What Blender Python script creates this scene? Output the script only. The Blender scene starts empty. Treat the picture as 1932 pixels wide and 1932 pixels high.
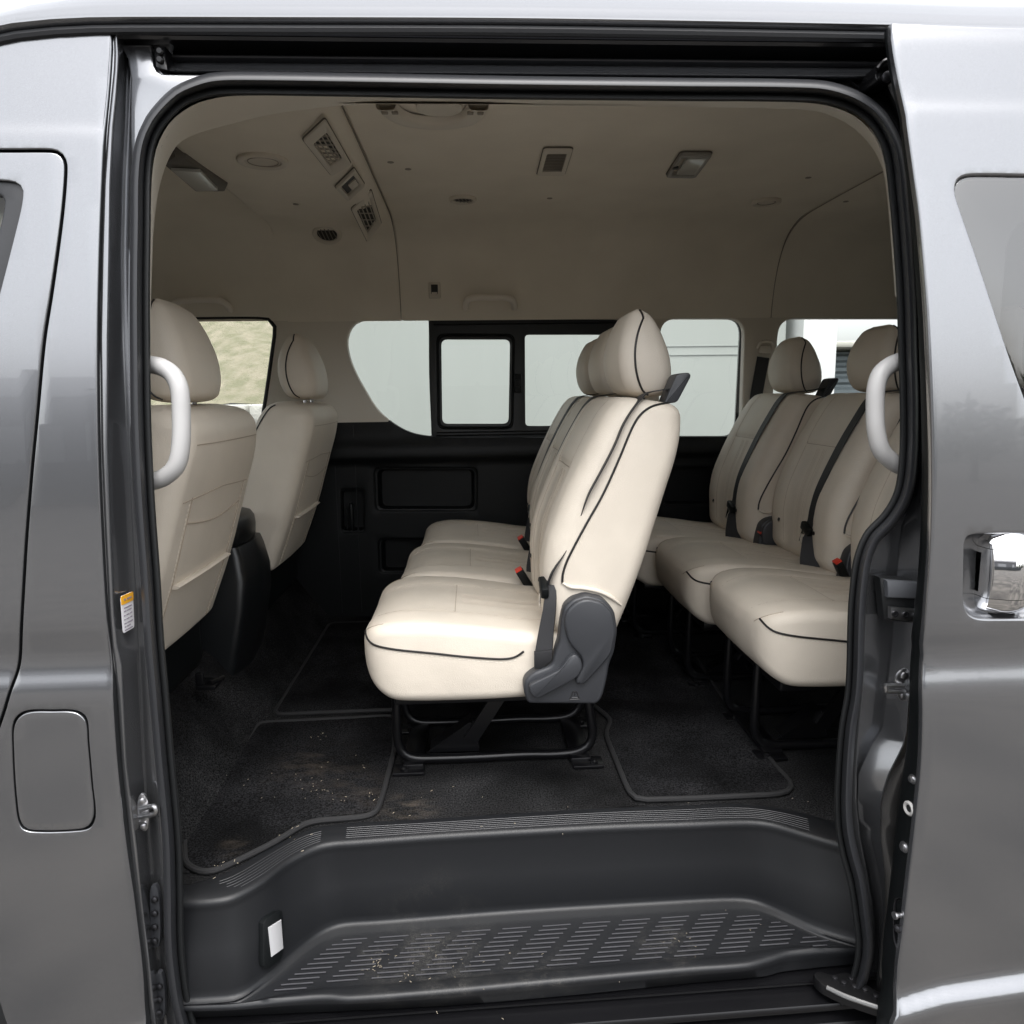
import bpy, bmesh, math, random
import numpy as np
from mathutils import Vector, Matrix
from mathutils.geometry import delaunay_2d_cdt
random.seed(7); np.random.seed(7)
R = math.radians
SC = bpy.context.scene
COL = SC.collection

# ------------------------------------------------------------------ camera
F = 1400.0; CX = 966.0                        # the photograph measured at 1932 px
CAM = np.array([0.0, -1.3, 1.5])
YAW, PIT, ROL = R(3.0), R(9.0), R(0.8)
fw = np.array([math.sin(YAW)*math.cos(PIT), math.cos(YAW)*math.cos(PIT), -math.sin(PIT)])
_r0 = np.array([math.cos(YAW), -math.sin(YAW), 0.0]); _u0 = np.cross(_r0, fw)
rt = math.cos(ROL)*_r0 - math.sin(ROL)*_u0
up = math.cos(ROL)*_u0 + math.sin(ROL)*_r0
cd = bpy.data.cameras.new('camera'); cam = bpy.data.objects.new('camera', cd); COL.objects.link(cam)
cd.sensor_width = 36; cd.lens = 36*F/1932; cd.clip_start = 0.05; cd.clip_end = 500
cam.matrix_world = Matrix([[rt[0], up[0], -fw[0], CAM[0]], [rt[1], up[1], -fw[1], CAM[1]],
                           [rt[2], up[2], -fw[2], CAM[2]], [0, 0, 0, 1]])
SC.camera = cam

# ------------------------------------------------------------------ light: overcast day
w = bpy.data.worlds.new('World'); SC.world = w; w.use_nodes = True
nt = w.node_tree; nt.nodes.clear()
sky = nt.nodes.new('ShaderNodeTexSky'); sky.sky_type = 'NISHITA'; sky.sun_disc = False
sky.sun_elevation = R(68); sky.sun_rotation = R(172); sky.dust_density = 4.0; sky.air_density = 1.0; sky.ozone_density = 1.0
hs = nt.nodes.new('ShaderNodeHueSaturation'); hs.inputs['Saturation'].default_value = 0.16
bg = nt.nodes.new('ShaderNodeBackground'); bg.inputs['Strength'].default_value = 0.15
ow = nt.nodes.new('ShaderNodeOutputWorld')
nt.links.new(sky.outputs[0], hs.inputs['Color']); nt.links.new(hs.outputs[0], bg.inputs[0]); nt.links.new(bg.outputs[0], ow.inputs[0])
sd = bpy.data.lights.new('sun', 'SUN'); sd.energy = 0.5; sd.angle = R(50); sd.color = (1, 0.97, 0.93)
so = bpy.data.objects.new('sun', sd); COL.objects.link(so)
_el, _az = R(68), R(172)                       # azimuth clockwise from +Y, as the sky's sun_rotation
_dir = Vector((math.sin(_az)*math.cos(_el), math.cos(_az)*math.cos(_el), math.sin(_el)))
so.rotation_euler = _dir.to_track_quat('Z', 'Y').to_euler()
SC.view_settings.view_transform = 'Standard'; SC.view_settings.look = 'None'
SC.view_settings.exposure = 1.65; SC.view_settings.gamma = 1; SC.view_settings.use_curve_mapping = False
SC.cycles.max_bounces = 10; SC.cycles.diffuse_bounces = 8; SC.cycles.glossy_bounces = 4; SC.cycles.transparent_max_bounces = 12
SC.cycles.sample_clamp_indirect = 4.0; SC.cycles.caustics_reflective = False; SC.cycles.caustics_refractive = False

# ------------------------------------------------------------------ measuring
def ray(u, v): return fw + rt*(u-CX)/F + up*(CX-v)/F
def oy(u, v, y): r = ray(u, v); return CAM + r*(y-CAM[1])/r[1]
def oz(u, v, z): r = ray(u, v); return CAM + r*(z-CAM[2])/r[2]
def ox(u, v, x): r = ray(u, v); return CAM + r*(x-CAM[0])/r[0]

_zz = [.2, .4, .6, .9, 1.15, 1.4, 1.65, 1.85, 2.0, 2.12, 2.25]
_yy = [-.098, -.108, -.116, -.12, -.119, -.110, -.094, -.077, -.061, -.048, -.032]
_pf = np.polyfit(_zz, _yy, 5)
def sig(t): return 1/(1+np.exp(-np.clip(t, -30, 30)))
def Yb(z): return np.polyval(_pf, z)
_fl_x = [-1.2, -.86, -.80, -.74, -.69, -.62, -.55, -.4]; _fl_z = [.18, .27, .31, .345, .372, .392, .407, .41]
def Yleft(x, z):
    y = Yb(z) - .0035*sig((1.905-z)/.005)
    y = y + .013*sig((z-1.055)/.012) - .007*sig((z-1.115)/.014)
    c = np.interp(x, _fl_x, _fl_z)
    return y - .026*sig((c-z)/.007)
def Yright(x, z):
    y = Yb(z) - .062 - .0035*sig((1.922-z)/.005) - .004*sig((2.03-z)/.006)
    y = y + .013*sig((z-1.035)/.012) - .007*sig((z-1.095)/.014)
    c = np.interp(x, [.6, .72, .8, .95, 1.3, 2.0], [.40, .43, .452, .468, .47, .47])
    return y - .024*sig((c-z)/.007)
def onbody(u, v, off=0.0, fn=None):
    y = -.1
    for _ in range(6):
        p = oy(u, v, y)
        y = float(Yb(p[2]) if fn is None else fn(p[0], p[2])) + off
    return oy(u, v, y)

# ------------------------------------------------------------------ materials
def principled(name, col, rough=.5, metal=0, **kw):
    m = bpy.data.materials.new(name); m.use_nodes = True
    b = m.node_tree.nodes['Principled BSDF']
    b.inputs['Base Color'].default_value = (*col, 1); b.inputs['Roughness'].default_value = rough; b.inputs['Metallic'].default_value = metal
    for k, v in kw.items(): b.inputs[k.replace('_', ' ')].default_value = v
    return m
def N(m, t, **kw):
    n = m.node_tree.nodes.new(t)
    for k, v in kw.items():
        if k in n.inputs: n.inputs[k].default_value = v
        else: setattr(n, k, v)
    return n
def L(m, a, b): m.node_tree.links.new(a, b)
def bump(m, scale=300, strength=.2, dist=.001, kind='noise', detail=3, prev=None):
    b = m.node_tree.nodes['Principled BSDF']
    tc = N(m, 'ShaderNodeTexCoord')
    t = N(m, 'ShaderNodeTexVoronoi', Scale=scale) if kind == 'voronoi' else N(m, 'ShaderNodeTexNoise', Scale=scale, Detail=detail)
    L(m, tc.outputs['Object'], t.inputs['Vector'])
    bu = N(m, 'ShaderNodeBump', Strength=strength, Distance=dist)
    L(m, t.outputs[0], bu.inputs['Height']); 
    if prev: L(m, prev, bu.inputs['Normal'])
    L(m, bu.outputs[0], b.inputs['Normal'])
    return bu.outputs[0]
def vary(m, c1, c2, scale=4, lo=.35, hi=.65, detail=5, stretch=None, rough=None):
    b = m.node_tree.nodes['Principled BSDF']
    tc = N(m, 'ShaderNodeTexCoord'); t = N(m, 'ShaderNodeTexNoise', Scale=scale, Detail=detail)
    src = tc.outputs['Object']
    if stretch:
        mp = N(m, 'ShaderNodeMapping'); mp.inputs['Scale'].default_value = stretch; L(m, src, mp.inputs[0]); src = mp.outputs[0]
    L(m, src, t.inputs['Vector'])
    r = N(m, 'ShaderNodeMapRange'); r.inputs[1].default_value = lo; r.inputs[2].default_value = hi; L(m, t.outputs[0], r.inputs[0])
    x = N(m, 'ShaderNodeMix', data_type='RGBA'); x.inputs[6].default_value = (*c1, 1); x.inputs[7].default_value = (*c2, 1)
    L(m, r.outputs[0], x.inputs[0]); L(m, x.outputs[2], b.inputs['Base Color'])
    if rough:
        q = N(m, 'ShaderNodeMapRange'); q.inputs[1].default_value = lo; q.inputs[2].default_value = hi
        q.inputs[3].default_value = rough[0]; q.inputs[4].default_value = rough[1]
        L(m, t.outputs[0], q.inputs[0]); L(m, q.outputs[0], b.inputs['Roughness'])
    return x
def paintmat():
    m = principled('grey_metallic_paint', (.42, .43, .46), .21, .88, Coat_Weight=.9, Coat_Roughness=.025)
    b = m.node_tree.nodes['Principled BSDF']
    tc = N(m, 'ShaderNodeTexCoord'); t = N(m, 'ShaderNodeTexNoise', Scale=1400, Detail=1); L(m, tc.outputs['Object'], t.inputs['Vector'])
    x = N(m, 'ShaderNodeMix', data_type='RGBA'); x.inputs[6].default_value = (.20, .205, .215, 1); x.inputs[7].default_value = (.32, .325, .34, 1)
    L(m, t.outputs[0], x.inputs[0]); L(m, x.outputs[2], b.inputs['Base Color'])
    t2 = N(m, 'ShaderNodeTexNoise', Scale=3.5, Detail=2); L(m, tc.outputs['Object'], t2.inputs['Vector'])
    bu = N(m, 'ShaderNodeBump', Strength=.05, Distance=.004); L(m, t2.outputs[0], bu.inputs['Height'])
    L(m, bu.outputs[0], b.inputs['Normal']); L(m, bu.outputs[0], b.inputs['Coat Normal'])
    return m
PAINT = paintmat()
def leathermat(name, col):
    m = principled(name, col, .5, 0, Specular_IOR_Level=.38)
    vary(m, tuple(c*.95 for c in col), tuple(min(1, c*1.04) for c in col), 9, .3, .7, 4, None, (.42, .56))
    n1 = bump(m, 6, .55, .008, 'noise', 3); n1 = bump(m, 34, .30, .002, 'noise', 5, n1)
    n2 = bump(m, 480, .35, .0008, 'voronoi', 0, n1)
    return m
LEATHER = leathermat('cream_leather', (.66, .597, .51))
LEATHER2 = leathermat('cream_leather_seam', (.40, .33, .26))
STITCH = principled('stitch_thread', (.72, .66, .58), .7)
PIPE = principled('black_piping', (.012, .011, .011), .42)
RUBBER = principled('black_rubber', (.019, .020, .023), .45, Specular_IOR_Level=.6); bump(RUBBER, 90, .06, .002)
RUBBERD = principled('dark_rubber_and_gap_shade', (.008, .009, .010), .6)
PLASTIC = principled('black_grained_plastic', (.0035, .0045, .005), .48, Specular_IOR_Level=.28); bump(PLASTIC, 700, .25, .0005)
PLASTIC2 = principled('charcoal_plastic', (.034, .036, .041), .42); bump(PLASTIC2, 800, .3, .0005)
STEEL = principled('black_painted_steel', (.006, .006, .007), .28, .2)
ZINC = principled('zinc_plated_steel', (.55, .55, .56), .32, 1); bump(ZINC, 120, .1, .001)
CHROME = principled('chrome', (.9, .9, .91), .05, 1)
DARKMET = principled('dark_metal', (.05, .05, .055), .35, .8)
LINER = principled('beige_headliner_fabric', (.40, .35, .29), .9, 0)
vary(LINER, (.76, .71, .625), (.82, .77, .68), 6, .3, .7, 6); bump(LINER, 900, .35, .0008)
TRIM = principled('beige_trim_plastic', (.66, .615, .54), .5); bump(TRIM, 700, .2, .0004)
TRIMD = principled('beige_trim_groove', (.30, .27, .23), .7)
HANDLE = principled('light_grey_plastic', (.46, .455, .45), .42); bump(HANDLE, 900, .12, .0004)
VENTD = principled('vent_dark', (.02, .019, .018), .5)
LENS = principled('frosted_lens', (.55, .56, .54), .18, 0, Specular_IOR_Level=.8)
WHITE = principled('white_label', (.75, .74, .76), .4)
ORANGE = principled('orange_label', (.85, .42, .03), .4)
INK = principled('grey_print', (.25, .22, .27), .6)
RED = principled('red_button', (.65, .045, .02), .4)
WEB = principled('belt_webbing', (.014, .014, .016), .6)
def _web():
    b = WEB.node_tree.nodes['Principled BSDF']; tc = N(WEB, 'ShaderNodeTexCoord'); t = N(WEB, 'ShaderNodeTexWave', Scale=260.0)
    L(WEB, tc.outputs['Object'], t.inputs['Vector']); bu = N(WEB, 'ShaderNodeBump', Strength=.3, Distance=.0006)
    L(WEB, t.outputs[0], bu.inputs['Height']); L(WEB, bu.outputs[0], b.inputs['Normal'])
_web()
def carpetmat(name, c, sc, dirt=None):
    m = principled(name, c, .95, 0, Specular_IOR_Level=.04)
    x = vary(m, tuple(k*.55 for k in c), tuple(k*1.7 for k in c), 5, .35, .68, 8)
    tc = N(m, 'ShaderNodeTexCoord'); b = m.node_tree.nodes['Principled BSDF']
    f = N(m, 'ShaderNodeTexNoise', Scale=260, Detail=4, Roughness=.8); L(m, tc.outputs['Object'], f.inputs['Vector'])
    fr = N(m, 'ShaderNodeMapRange'); fr.inputs[1].default_value = .42; fr.inputs[2].default_value = .68; fr.inputs[3].default_value = .35; fr.inputs[4].default_value = 5.0
    L(m, f.outputs[0], fr.inputs[0])
    mu = N(m, 'ShaderNodeMix', data_type='RGBA', blend_type='MULTIPLY'); mu.inputs[0].default_value = 1
    L(m, x.outputs[2], mu.inputs[6]); L(m, fr.outputs[0], mu.inputs[7]); out = mu.outputs[2]
    if dirt:
        for (cx, cy, rad, amt) in dirt:
            vm = N(m, 'ShaderNodeVectorMath', operation='DISTANCE'); L(m, tc.outputs['Object'], vm.inputs[0]); vm.inputs[1].default_value = (cx, cy, .61)
            mr = N(m, 'ShaderNodeMapRange', interpolation_type='SMOOTHSTEP'); mr.inputs[1].default_value = rad; mr.inputs[2].default_value = 0; mr.inputs[3].default_value = 0; mr.inputs[4].default_value = 1
            L(m, vm.outputs['Value'], mr.inputs[0])
            n2 = N(m, 'ShaderNodeTexNoise', Scale=14, Detail=8, Roughness=.7); mp = N(m, 'ShaderNodeMapping'); mp.inputs['Scale'].default_value = (1, 2.4, 1); mp.inputs['Rotation'].default_value = (0, 0, .5)
            L(m, tc.outputs['Object'], mp.inputs[0]); L(m, mp.outputs[0], n2.inputs['Vector'])
            n3 = N(m, 'ShaderNodeMapRange'); n3.inputs[1].default_value = .45; n3.inputs[2].default_value = .75; L(m, n2.outputs[0], n3.inputs[0])
            q = N(m, 'ShaderNodeMath', operation='MULTIPLY'); L(m, mr.outputs[0], q.inputs[0]); L(m, n3.outputs[0], q.inputs[1])
            q2 = N(m, 'ShaderNodeMath', operation='MULTIPLY'); L(m, q.outputs[0], q2.inputs[0]); q2.inputs[1].default_value = amt
            xx = N(m, 'ShaderNodeMix', data_type='RGBA'); xx.inputs[7].default_value = (.17, .14, .11, 1)
            L(m, q2.outputs[0], xx.inputs[0]); L(m, out, xx.inputs[6]); out = xx.outputs[2]
    L(m, out, b.inputs['Base Color'])
    bump(m, sc, .8, .0018, 'noise', 2)
    return m
CARPET = carpetmat('black_loop_carpet', (.0088, .0088, .0091), 1100, [(-.16, .22, .10, .6)])
MATM = carpetmat('black_mat_pile', (.007, .007, .0075), 900, [(-.40, .42, .17, .24), (-.28, .30, .14, .22), (-.5, .10, .05, .3)])
BIND = principled('mat_binding', (.012, .012, .013), .8); bump(BIND, 300, .5, .001)
def stepmat():
    m = principled('charcoal_step_plastic', (.02, .02, .02), .42, 0, Specular_IOR_Level=.38)
    b = m.node_tree.nodes['Principled BSDF']; tc = N(m, 'ShaderNodeTexCoord'); out = None
    base = N(m, 'ShaderNodeRGB'); base.outputs[0].default_value = (.0105, .0112, .0128, 1); out = base.outputs[0]
    for (cx, cy, cz, rad, amt, s1) in [(-.10, 0.0, .42, .19, .42, 16), (-.22, .03, .42, .03, 1.0, 40), (.37, .0, .42, .10, .4, 25), (.1, -.05, .42, .13, .25, 30)]:
        vm = N(m, 'ShaderNodeVectorMath', operation='DISTANCE'); L(m, tc.outputs['Object'], vm.inputs[0]); vm.inputs[1].default_value = (cx, cy, cz)
        mr = N(m, 'ShaderNodeMapRange', interpolation_type='SMOOTHSTEP'); mr.inputs[1].default_value = rad; mr.inputs[2].default_value = 0; mr.inputs[3].default_value = 0; mr.inputs[4].default_value = 1
        L(m, vm.outputs['Value'], mr.inputs[0])
        n2 = N(m, 'ShaderNodeTexNoise', Scale=s1, Detail=9, Roughness=.75); L(m, tc.outputs['Object'], n2.inputs['Vector'])
        n3 = N(m, 'ShaderNodeMapRange'); n3.inputs[1].default_value = .45; n3.inputs[2].default_value = .72; L(m, n2.outputs[0], n3.inputs[0])
        n4 = N(m, 'ShaderNodeTexNoise', Scale=450, Detail=2); L(m, tc.outputs['Object'], n4.inputs['Vector'])
        n5 = N(m, 'ShaderNodeMapRange'); n5.inputs[1].default_value = .42; n5.inputs[2].default_value = .62; L(m, n4.outputs[0], n5.inputs[0])
        q = N(m, 'ShaderNodeMath', operation='MULTIPLY'); L(m, mr.outputs[0], q.inputs[0]); L(m, n3.outputs[0], q.inputs[1])
        q3 = N(m, 'ShaderNodeMath', operation='MULTIPLY'); L(m, q.outputs[0], q3.inputs[0]); L(m, n5.outputs[0], q3.inputs[1])
        q2 = N(m, 'ShaderNodeMath', operation='MULTIPLY'); L(m, q3.outputs[0], q2.inputs[0]); q2.inputs[1].default_value = amt
        xx = N(m, 'ShaderNodeMix', data_type='RGBA'); xx.inputs[7].default_value = (.26, .245, .215, 1)
        L(m, q2.outputs[0], xx.inputs[0]); L(m, out, xx.inputs[6]); out = xx.outputs[2]
    L(m, out, b.inputs['Base Color'])
    bump(m, 900, .35, .0005)
    return m
STEP = stepmat()
RIB = principled('lit_rib_plastic', (.075, .075, .082), .35)  # lighter than the step: light caught by raised ribs, painted in
def glassmat(name, tint, boost=.0, ior=1.45):
    m = bpy.data.materials.new(name); m.use_nodes = True; n = m.node_tree; n.nodes.clear()
    o = n.nodes.new('ShaderNodeOutputMaterial'); tr = n.nodes.new('ShaderNodeBsdfTransparent'); tr.inputs[0].default_value = (*tint, 1)
    g = n.nodes.new('ShaderNodeBsdfGlossy'); g.inputs['Roughness'].default_value = .01
    f = n.nodes.new('ShaderNodeFresnel'); f.inputs[0].default_value = ior
    a = n.nodes.new('ShaderNodeMath'); a.operation = 'ADD'; a.inputs[1].default_value = boost; a.use_clamp = True
    mx = n.nodes.new('ShaderNodeMixShader')
    n.links.new(f.outputs[0], a.inputs[0]); n.links.new(a.outputs[0], mx.inputs[0])
    n.links.new(tr.outputs[0], mx.inputs[1]); n.links.new(g.outputs[0], mx.inputs[2]); n.links.new(mx.outputs[0], o.inputs[0])
    return m
GLASS = glassmat('clear_glass', (.91, .94, .92))
GLASSD = glassmat('privacy_glass', (.38, .39, .41), .15)

# ------------------------------------------------------------------ mesh helpers
class MB:
    def __init__(s): s.v = []; s.f = []; s.m = []
    def add(s, verts, faces, mi=0):
        o = len(s.v); s.v += [tuple(float(c) for c in p) for p in verts]
        s.f += [tuple(i+o for i in f) for f in faces]; s.m += [mi]*len(faces); return o
    def grid(s, P, cu=False, cv=False, mi=0):
        P = np.asarray(P); n, k = P.shape[:2]; fs = []
        for i in range(n if cu else n-1):
            for j in range(k if cv else k-1):
                a = i*k+j; b = i*k+(j+1) % k; c = ((i+1) % n)*k+(j+1) % k; d = ((i+1) % n)*k+j
                fs.append((a, b, c, d))
        return s.add(P.reshape(-1, 3), fs, mi)
    def tube(s, path, r, n=8, closed=False, mi=0, cap=True, sy=1.0):
        P = np.asarray(path, float); k = len(P)
        T = np.roll(P, -1, 0)-np.roll(P, 1, 0)
        if not closed: T[0] = P[1]-P[0]; T[-1] = P[-1]-P[-2]
        T /= np.linalg.norm(T, axis=1)[:, None]+1e-12
        a = np.array([0, 0, 1.]) if abs(T[0][2]) < .9 else np.array([0, 1., 0])
        u = np.cross(T[0], a); u /= np.linalg.norm(u); G = []
        rr = r if hasattr(r, '__len__') else [r]*k
        for i in range(k):
            u = u-T[i]*(u@T[i]); u /= np.linalg.norm(u)+1e-12; w_ = np.cross(T[i], u)
            G.append([P[i]+rr[i]*(math.cos(q)*u+sy*math.sin(q)*w_) for q in np.linspace(0, 2*math.pi, n, False)])
        o = s.grid(G, closed, True, mi)
        if not closed and cap: s.f += [tuple(o+i for i in range(n))[::-1], tuple(o+(k-1)*n+i for i in range(n))]; s.m += [mi, mi]
    def ribbon(s, path, wdir, wid, th, mi=0):
        P = np.asarray(path, float); k = len(P); T = np.gradient(P, axis=0); G = []
        W = np.asarray(wdir, float); W = W if W.ndim == 2 else np.tile(W, (k, 1))
        ww = wid if hasattr(wid, '__len__') else [wid]*k
        for i in range(k):
            t = T[i]/np.linalg.norm(T[i]); wv = W[i]-t*(W[i]@t); wv /= np.linalg.norm(wv); nn = np.cross(t, wv)
            G.append([P[i]+wv*ww[i]/2*a+nn*th/2*b for a, b in ((-1, -1), (1, -1), (1, 1), (-1, 1))])
        o = s.grid(G, False, True, mi); s.f += [(o+3, o+2, o+1, o), tuple(o+(k-1)*4+i for i in range(4))]; s.m += [mi, mi]
    def box(s, c, size, rot=None, bev=0.0, mi=0, seg=2):
        bm = bmesh.new(); bmesh.ops.create_cube(bm, size=1)
        for v in bm.verts: v.co = Vector((v.co.x*size[0], v.co.y*size[1], v.co.z*size[2]))
        if bev: bmesh.ops.bevel(bm, geom=bm.edges[:]+bm.verts[:], offset=bev, segments=seg, profile=.5, affect='EDGES')
        M = Matrix(rot).to_3x3() if rot is not None else Matrix.Identity(3)
        bm.verts.ensure_lookup_table()
        s.add([M @ v.co+Vector(c) for v in bm.verts], [tuple(v.index for v in f.verts) for f in bm.faces], mi); bm.free()
    def lathe(s, prof, c, axis, n=20, mi=0, sx=1.0):
        ax = np.asarray(axis, float); ax /= np.linalg.norm(ax); a = np.array([0, 0, 1.]) if abs(ax[2]) < .9 else np.array([1., 0, 0])
        u = np.cross(ax, a); u /= np.linalg.norm(u); w_ = np.cross(ax, u)
        G = [[np.asarray(c)+ax*h+r*(sx*math.cos(q)*u+math.sin(q)*w_) for q in np.linspace(0, 2*math.pi, n, False)] for r, h in prof]
        o = s.grid(G, False, True, mi)
        s.f += [tuple(o+i for i in range(n))[::-1], tuple(o+(len(prof)-1)*n+i for i in range(n))]; s.m += [mi, mi]
    def prism(s, pts, d, mi=0, bev=0.0):
        """closed polygon of 3D points pushed along d, with a small rounded front edge"""
        P = np.asarray(pts, float); d = np.asarray(d, float); c = P.mean(0); n = len(P)
        dn = np.linalg.norm(d); rings = [P+d]
        T = np.roll(P, -1, 0)-np.roll(P, 1, 0); nr = np.cross(T, d); nr /= np.linalg.norm(nr, axis=1)[:, None]+1e-12
        if ((P-c)*nr).sum() < 0: nr = -nr
        if bev: rings += [P+d*min(.9, bev/dn), P-nr*bev*.3+d*.3*bev/dn, P-nr*bev]
        else: rings += [P]
        o = s.grid(rings, False, True, mi); s.f += [tuple(o+i for i in range(n)), tuple(o+(len(rings)-1)*n+i for i in range(n))[::-1]]; s.m += [mi, mi]
    def pieces(s, name, mats, parent=None, smooth=True, angle=40):
        """every separate piece as an object of its own"""
        p = list(range(len(s.v)))
        def f_(i):
            while p[i] != i: p[i] = p[p[i]]; i = p[i]
            return i
        for f in s.f:
            a = f_(f[0])
            for b in f[1:]: p[f_(b)] = a
        G = {}
        for k, f in enumerate(s.f): G.setdefault(f_(f[0]), []).append(k)
        out = []
        for ks in G.values():
            ids = sorted({i for k in ks for i in s.f[k]}); mp = {i: j for j, i in enumerate(ids)}
            m = MB(); m.add([s.v[i] for i in ids], [tuple(mp[i] for i in s.f[k]) for k in ks]); m.m = [s.m[k] for k in ks]; out.append(m.build(name, mats, parent, smooth, angle))
        return out[0]
    def build(s, name, mats, parent=None, smooth=True, angle=40, wn=False):
        me = bpy.data.meshes.new(name); me.from_pydata(s.v, [], s.f)
        for m in (mats if isinstance(mats, (list, tuple)) else [mats]): me.materials.append(m)
        me.polygons.foreach_set('material_index', s.m); me.update()
        bm = bmesh.new(); bm.from_mesh(me); bmesh.ops.remove_doubles(bm, verts=bm.verts, dist=1e-6); bmesh.ops.recalc_face_normals(bm, faces=bm.faces); bm.to_mesh(me); bm.free()
        if smooth: me.shade_smooth(); me.set_sharp_from_angle(angle=R(angle))
        o = bpy.data.objects.new(name, me); COL.objects.link(o)
        if parent is not None: o.parent = parent
        return o
def rs(P, n, closed=False, smooth=True):
    P = np.asarray(P, float); d = P.shape[1]
    if closed: P = np.vstack([P, P[:1]])
    if smooth:                                      # centripetal-ish Catmull-Rom
        Q = np.vstack([P[-2] if closed else 2*P[0]-P[1], P, P[1] if closed else 2*P[-1]-P[-2]]); out = []
        for i in range(1, len(Q)-2):
            p0, p1, p2, p3 = Q[i-1:i+3]; L12 = np.linalg.norm(p2-p1)+1e-9
            m1 = (p2-p0)/(np.linalg.norm(p2-p1)+np.linalg.norm(p1-p0)+1e-9)*L12
            m2 = (p3-p1)/(np.linalg.norm(p3-p2)+np.linalg.norm(p2-p1)+1e-9)*L12
            for t in np.linspace(0, 1, 9)[:-1]:
                out.append((2*t**3-3*t*t+1)*p1+(t**3-2*t*t+t)*m1+(-2*t**3+3*t*t)*p2+(t**3-t*t)*m2)
        out.append(Q[-2]); P = np.array(out)
    s_ = np.concatenate([[0], np.cumsum(np.linalg.norm(np.diff(P, axis=0), axis=1))])
    t = np.linspace(0, s_[-1], n+1)[:-1] if closed else np.linspace(0, s_[-1], n)
    return np.stack([np.interp(t, s_, P[:, k]) for k in range(d)], 1)
def tab(T, x): T = np.asarray(T, float); return [np.interp(x, T[:, 0], T[:, k]) for k in range(1, T.shape[1])]
def rrect(x0, x1, z0, z1, r, n=6):
    out = []
    for cx, cz, a0 in ((x1-r, z1-r, 0), (x0+r, z1-r, 90), (x0+r, z0+r, 180), (x1-r, z0+r, 270)):
        out += [(cx+r*math.cos(R(a0+90*i/n)), cz+r*math.sin(R(a0+90*i/n))) for i in range(n+1)]
    return out
def rpoly(P, r, n=5):
    """round the corners of a 2D polygon"""
    P = [np.asarray(p, float) for p in P]; out = []; k = len(P)
    for i in range(k):
        a, b, c = P[i-1], P[i], P[(i+1) % k]; rr = r[i] if hasattr(r, '__len__') else r
        da = min(rr, np.linalg.norm(a-b)*.49); dc = min(rr, np.linalg.norm(c-b)*.49)
        p = b+(a-b)/np.linalg.norm(a-b)*da; q = b+(c-b)/np.linalg.norm(c-b)*dc
        out += [(1-t)**2*p+2*t*(1-t)*b+t*t*q for t in np.linspace(0, 1, n+1)]
    return np.array(out)
def inside(pts, poly):
    x, y = pts[:, 0], pts[:, 1]; res = np.zeros(len(pts), bool); P = np.asarray(poly); j = len(P)-1
    for i in range(len(P)):
        xi, yi, xj, yj = *P[i], *P[j]
        c = ((yi > y) != (yj > y)) & (x < (xj-xi)*(y-yi)/((yj-yi) if yj != yi else 1e-12)+xi); res ^= c; j = i
    return res
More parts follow.
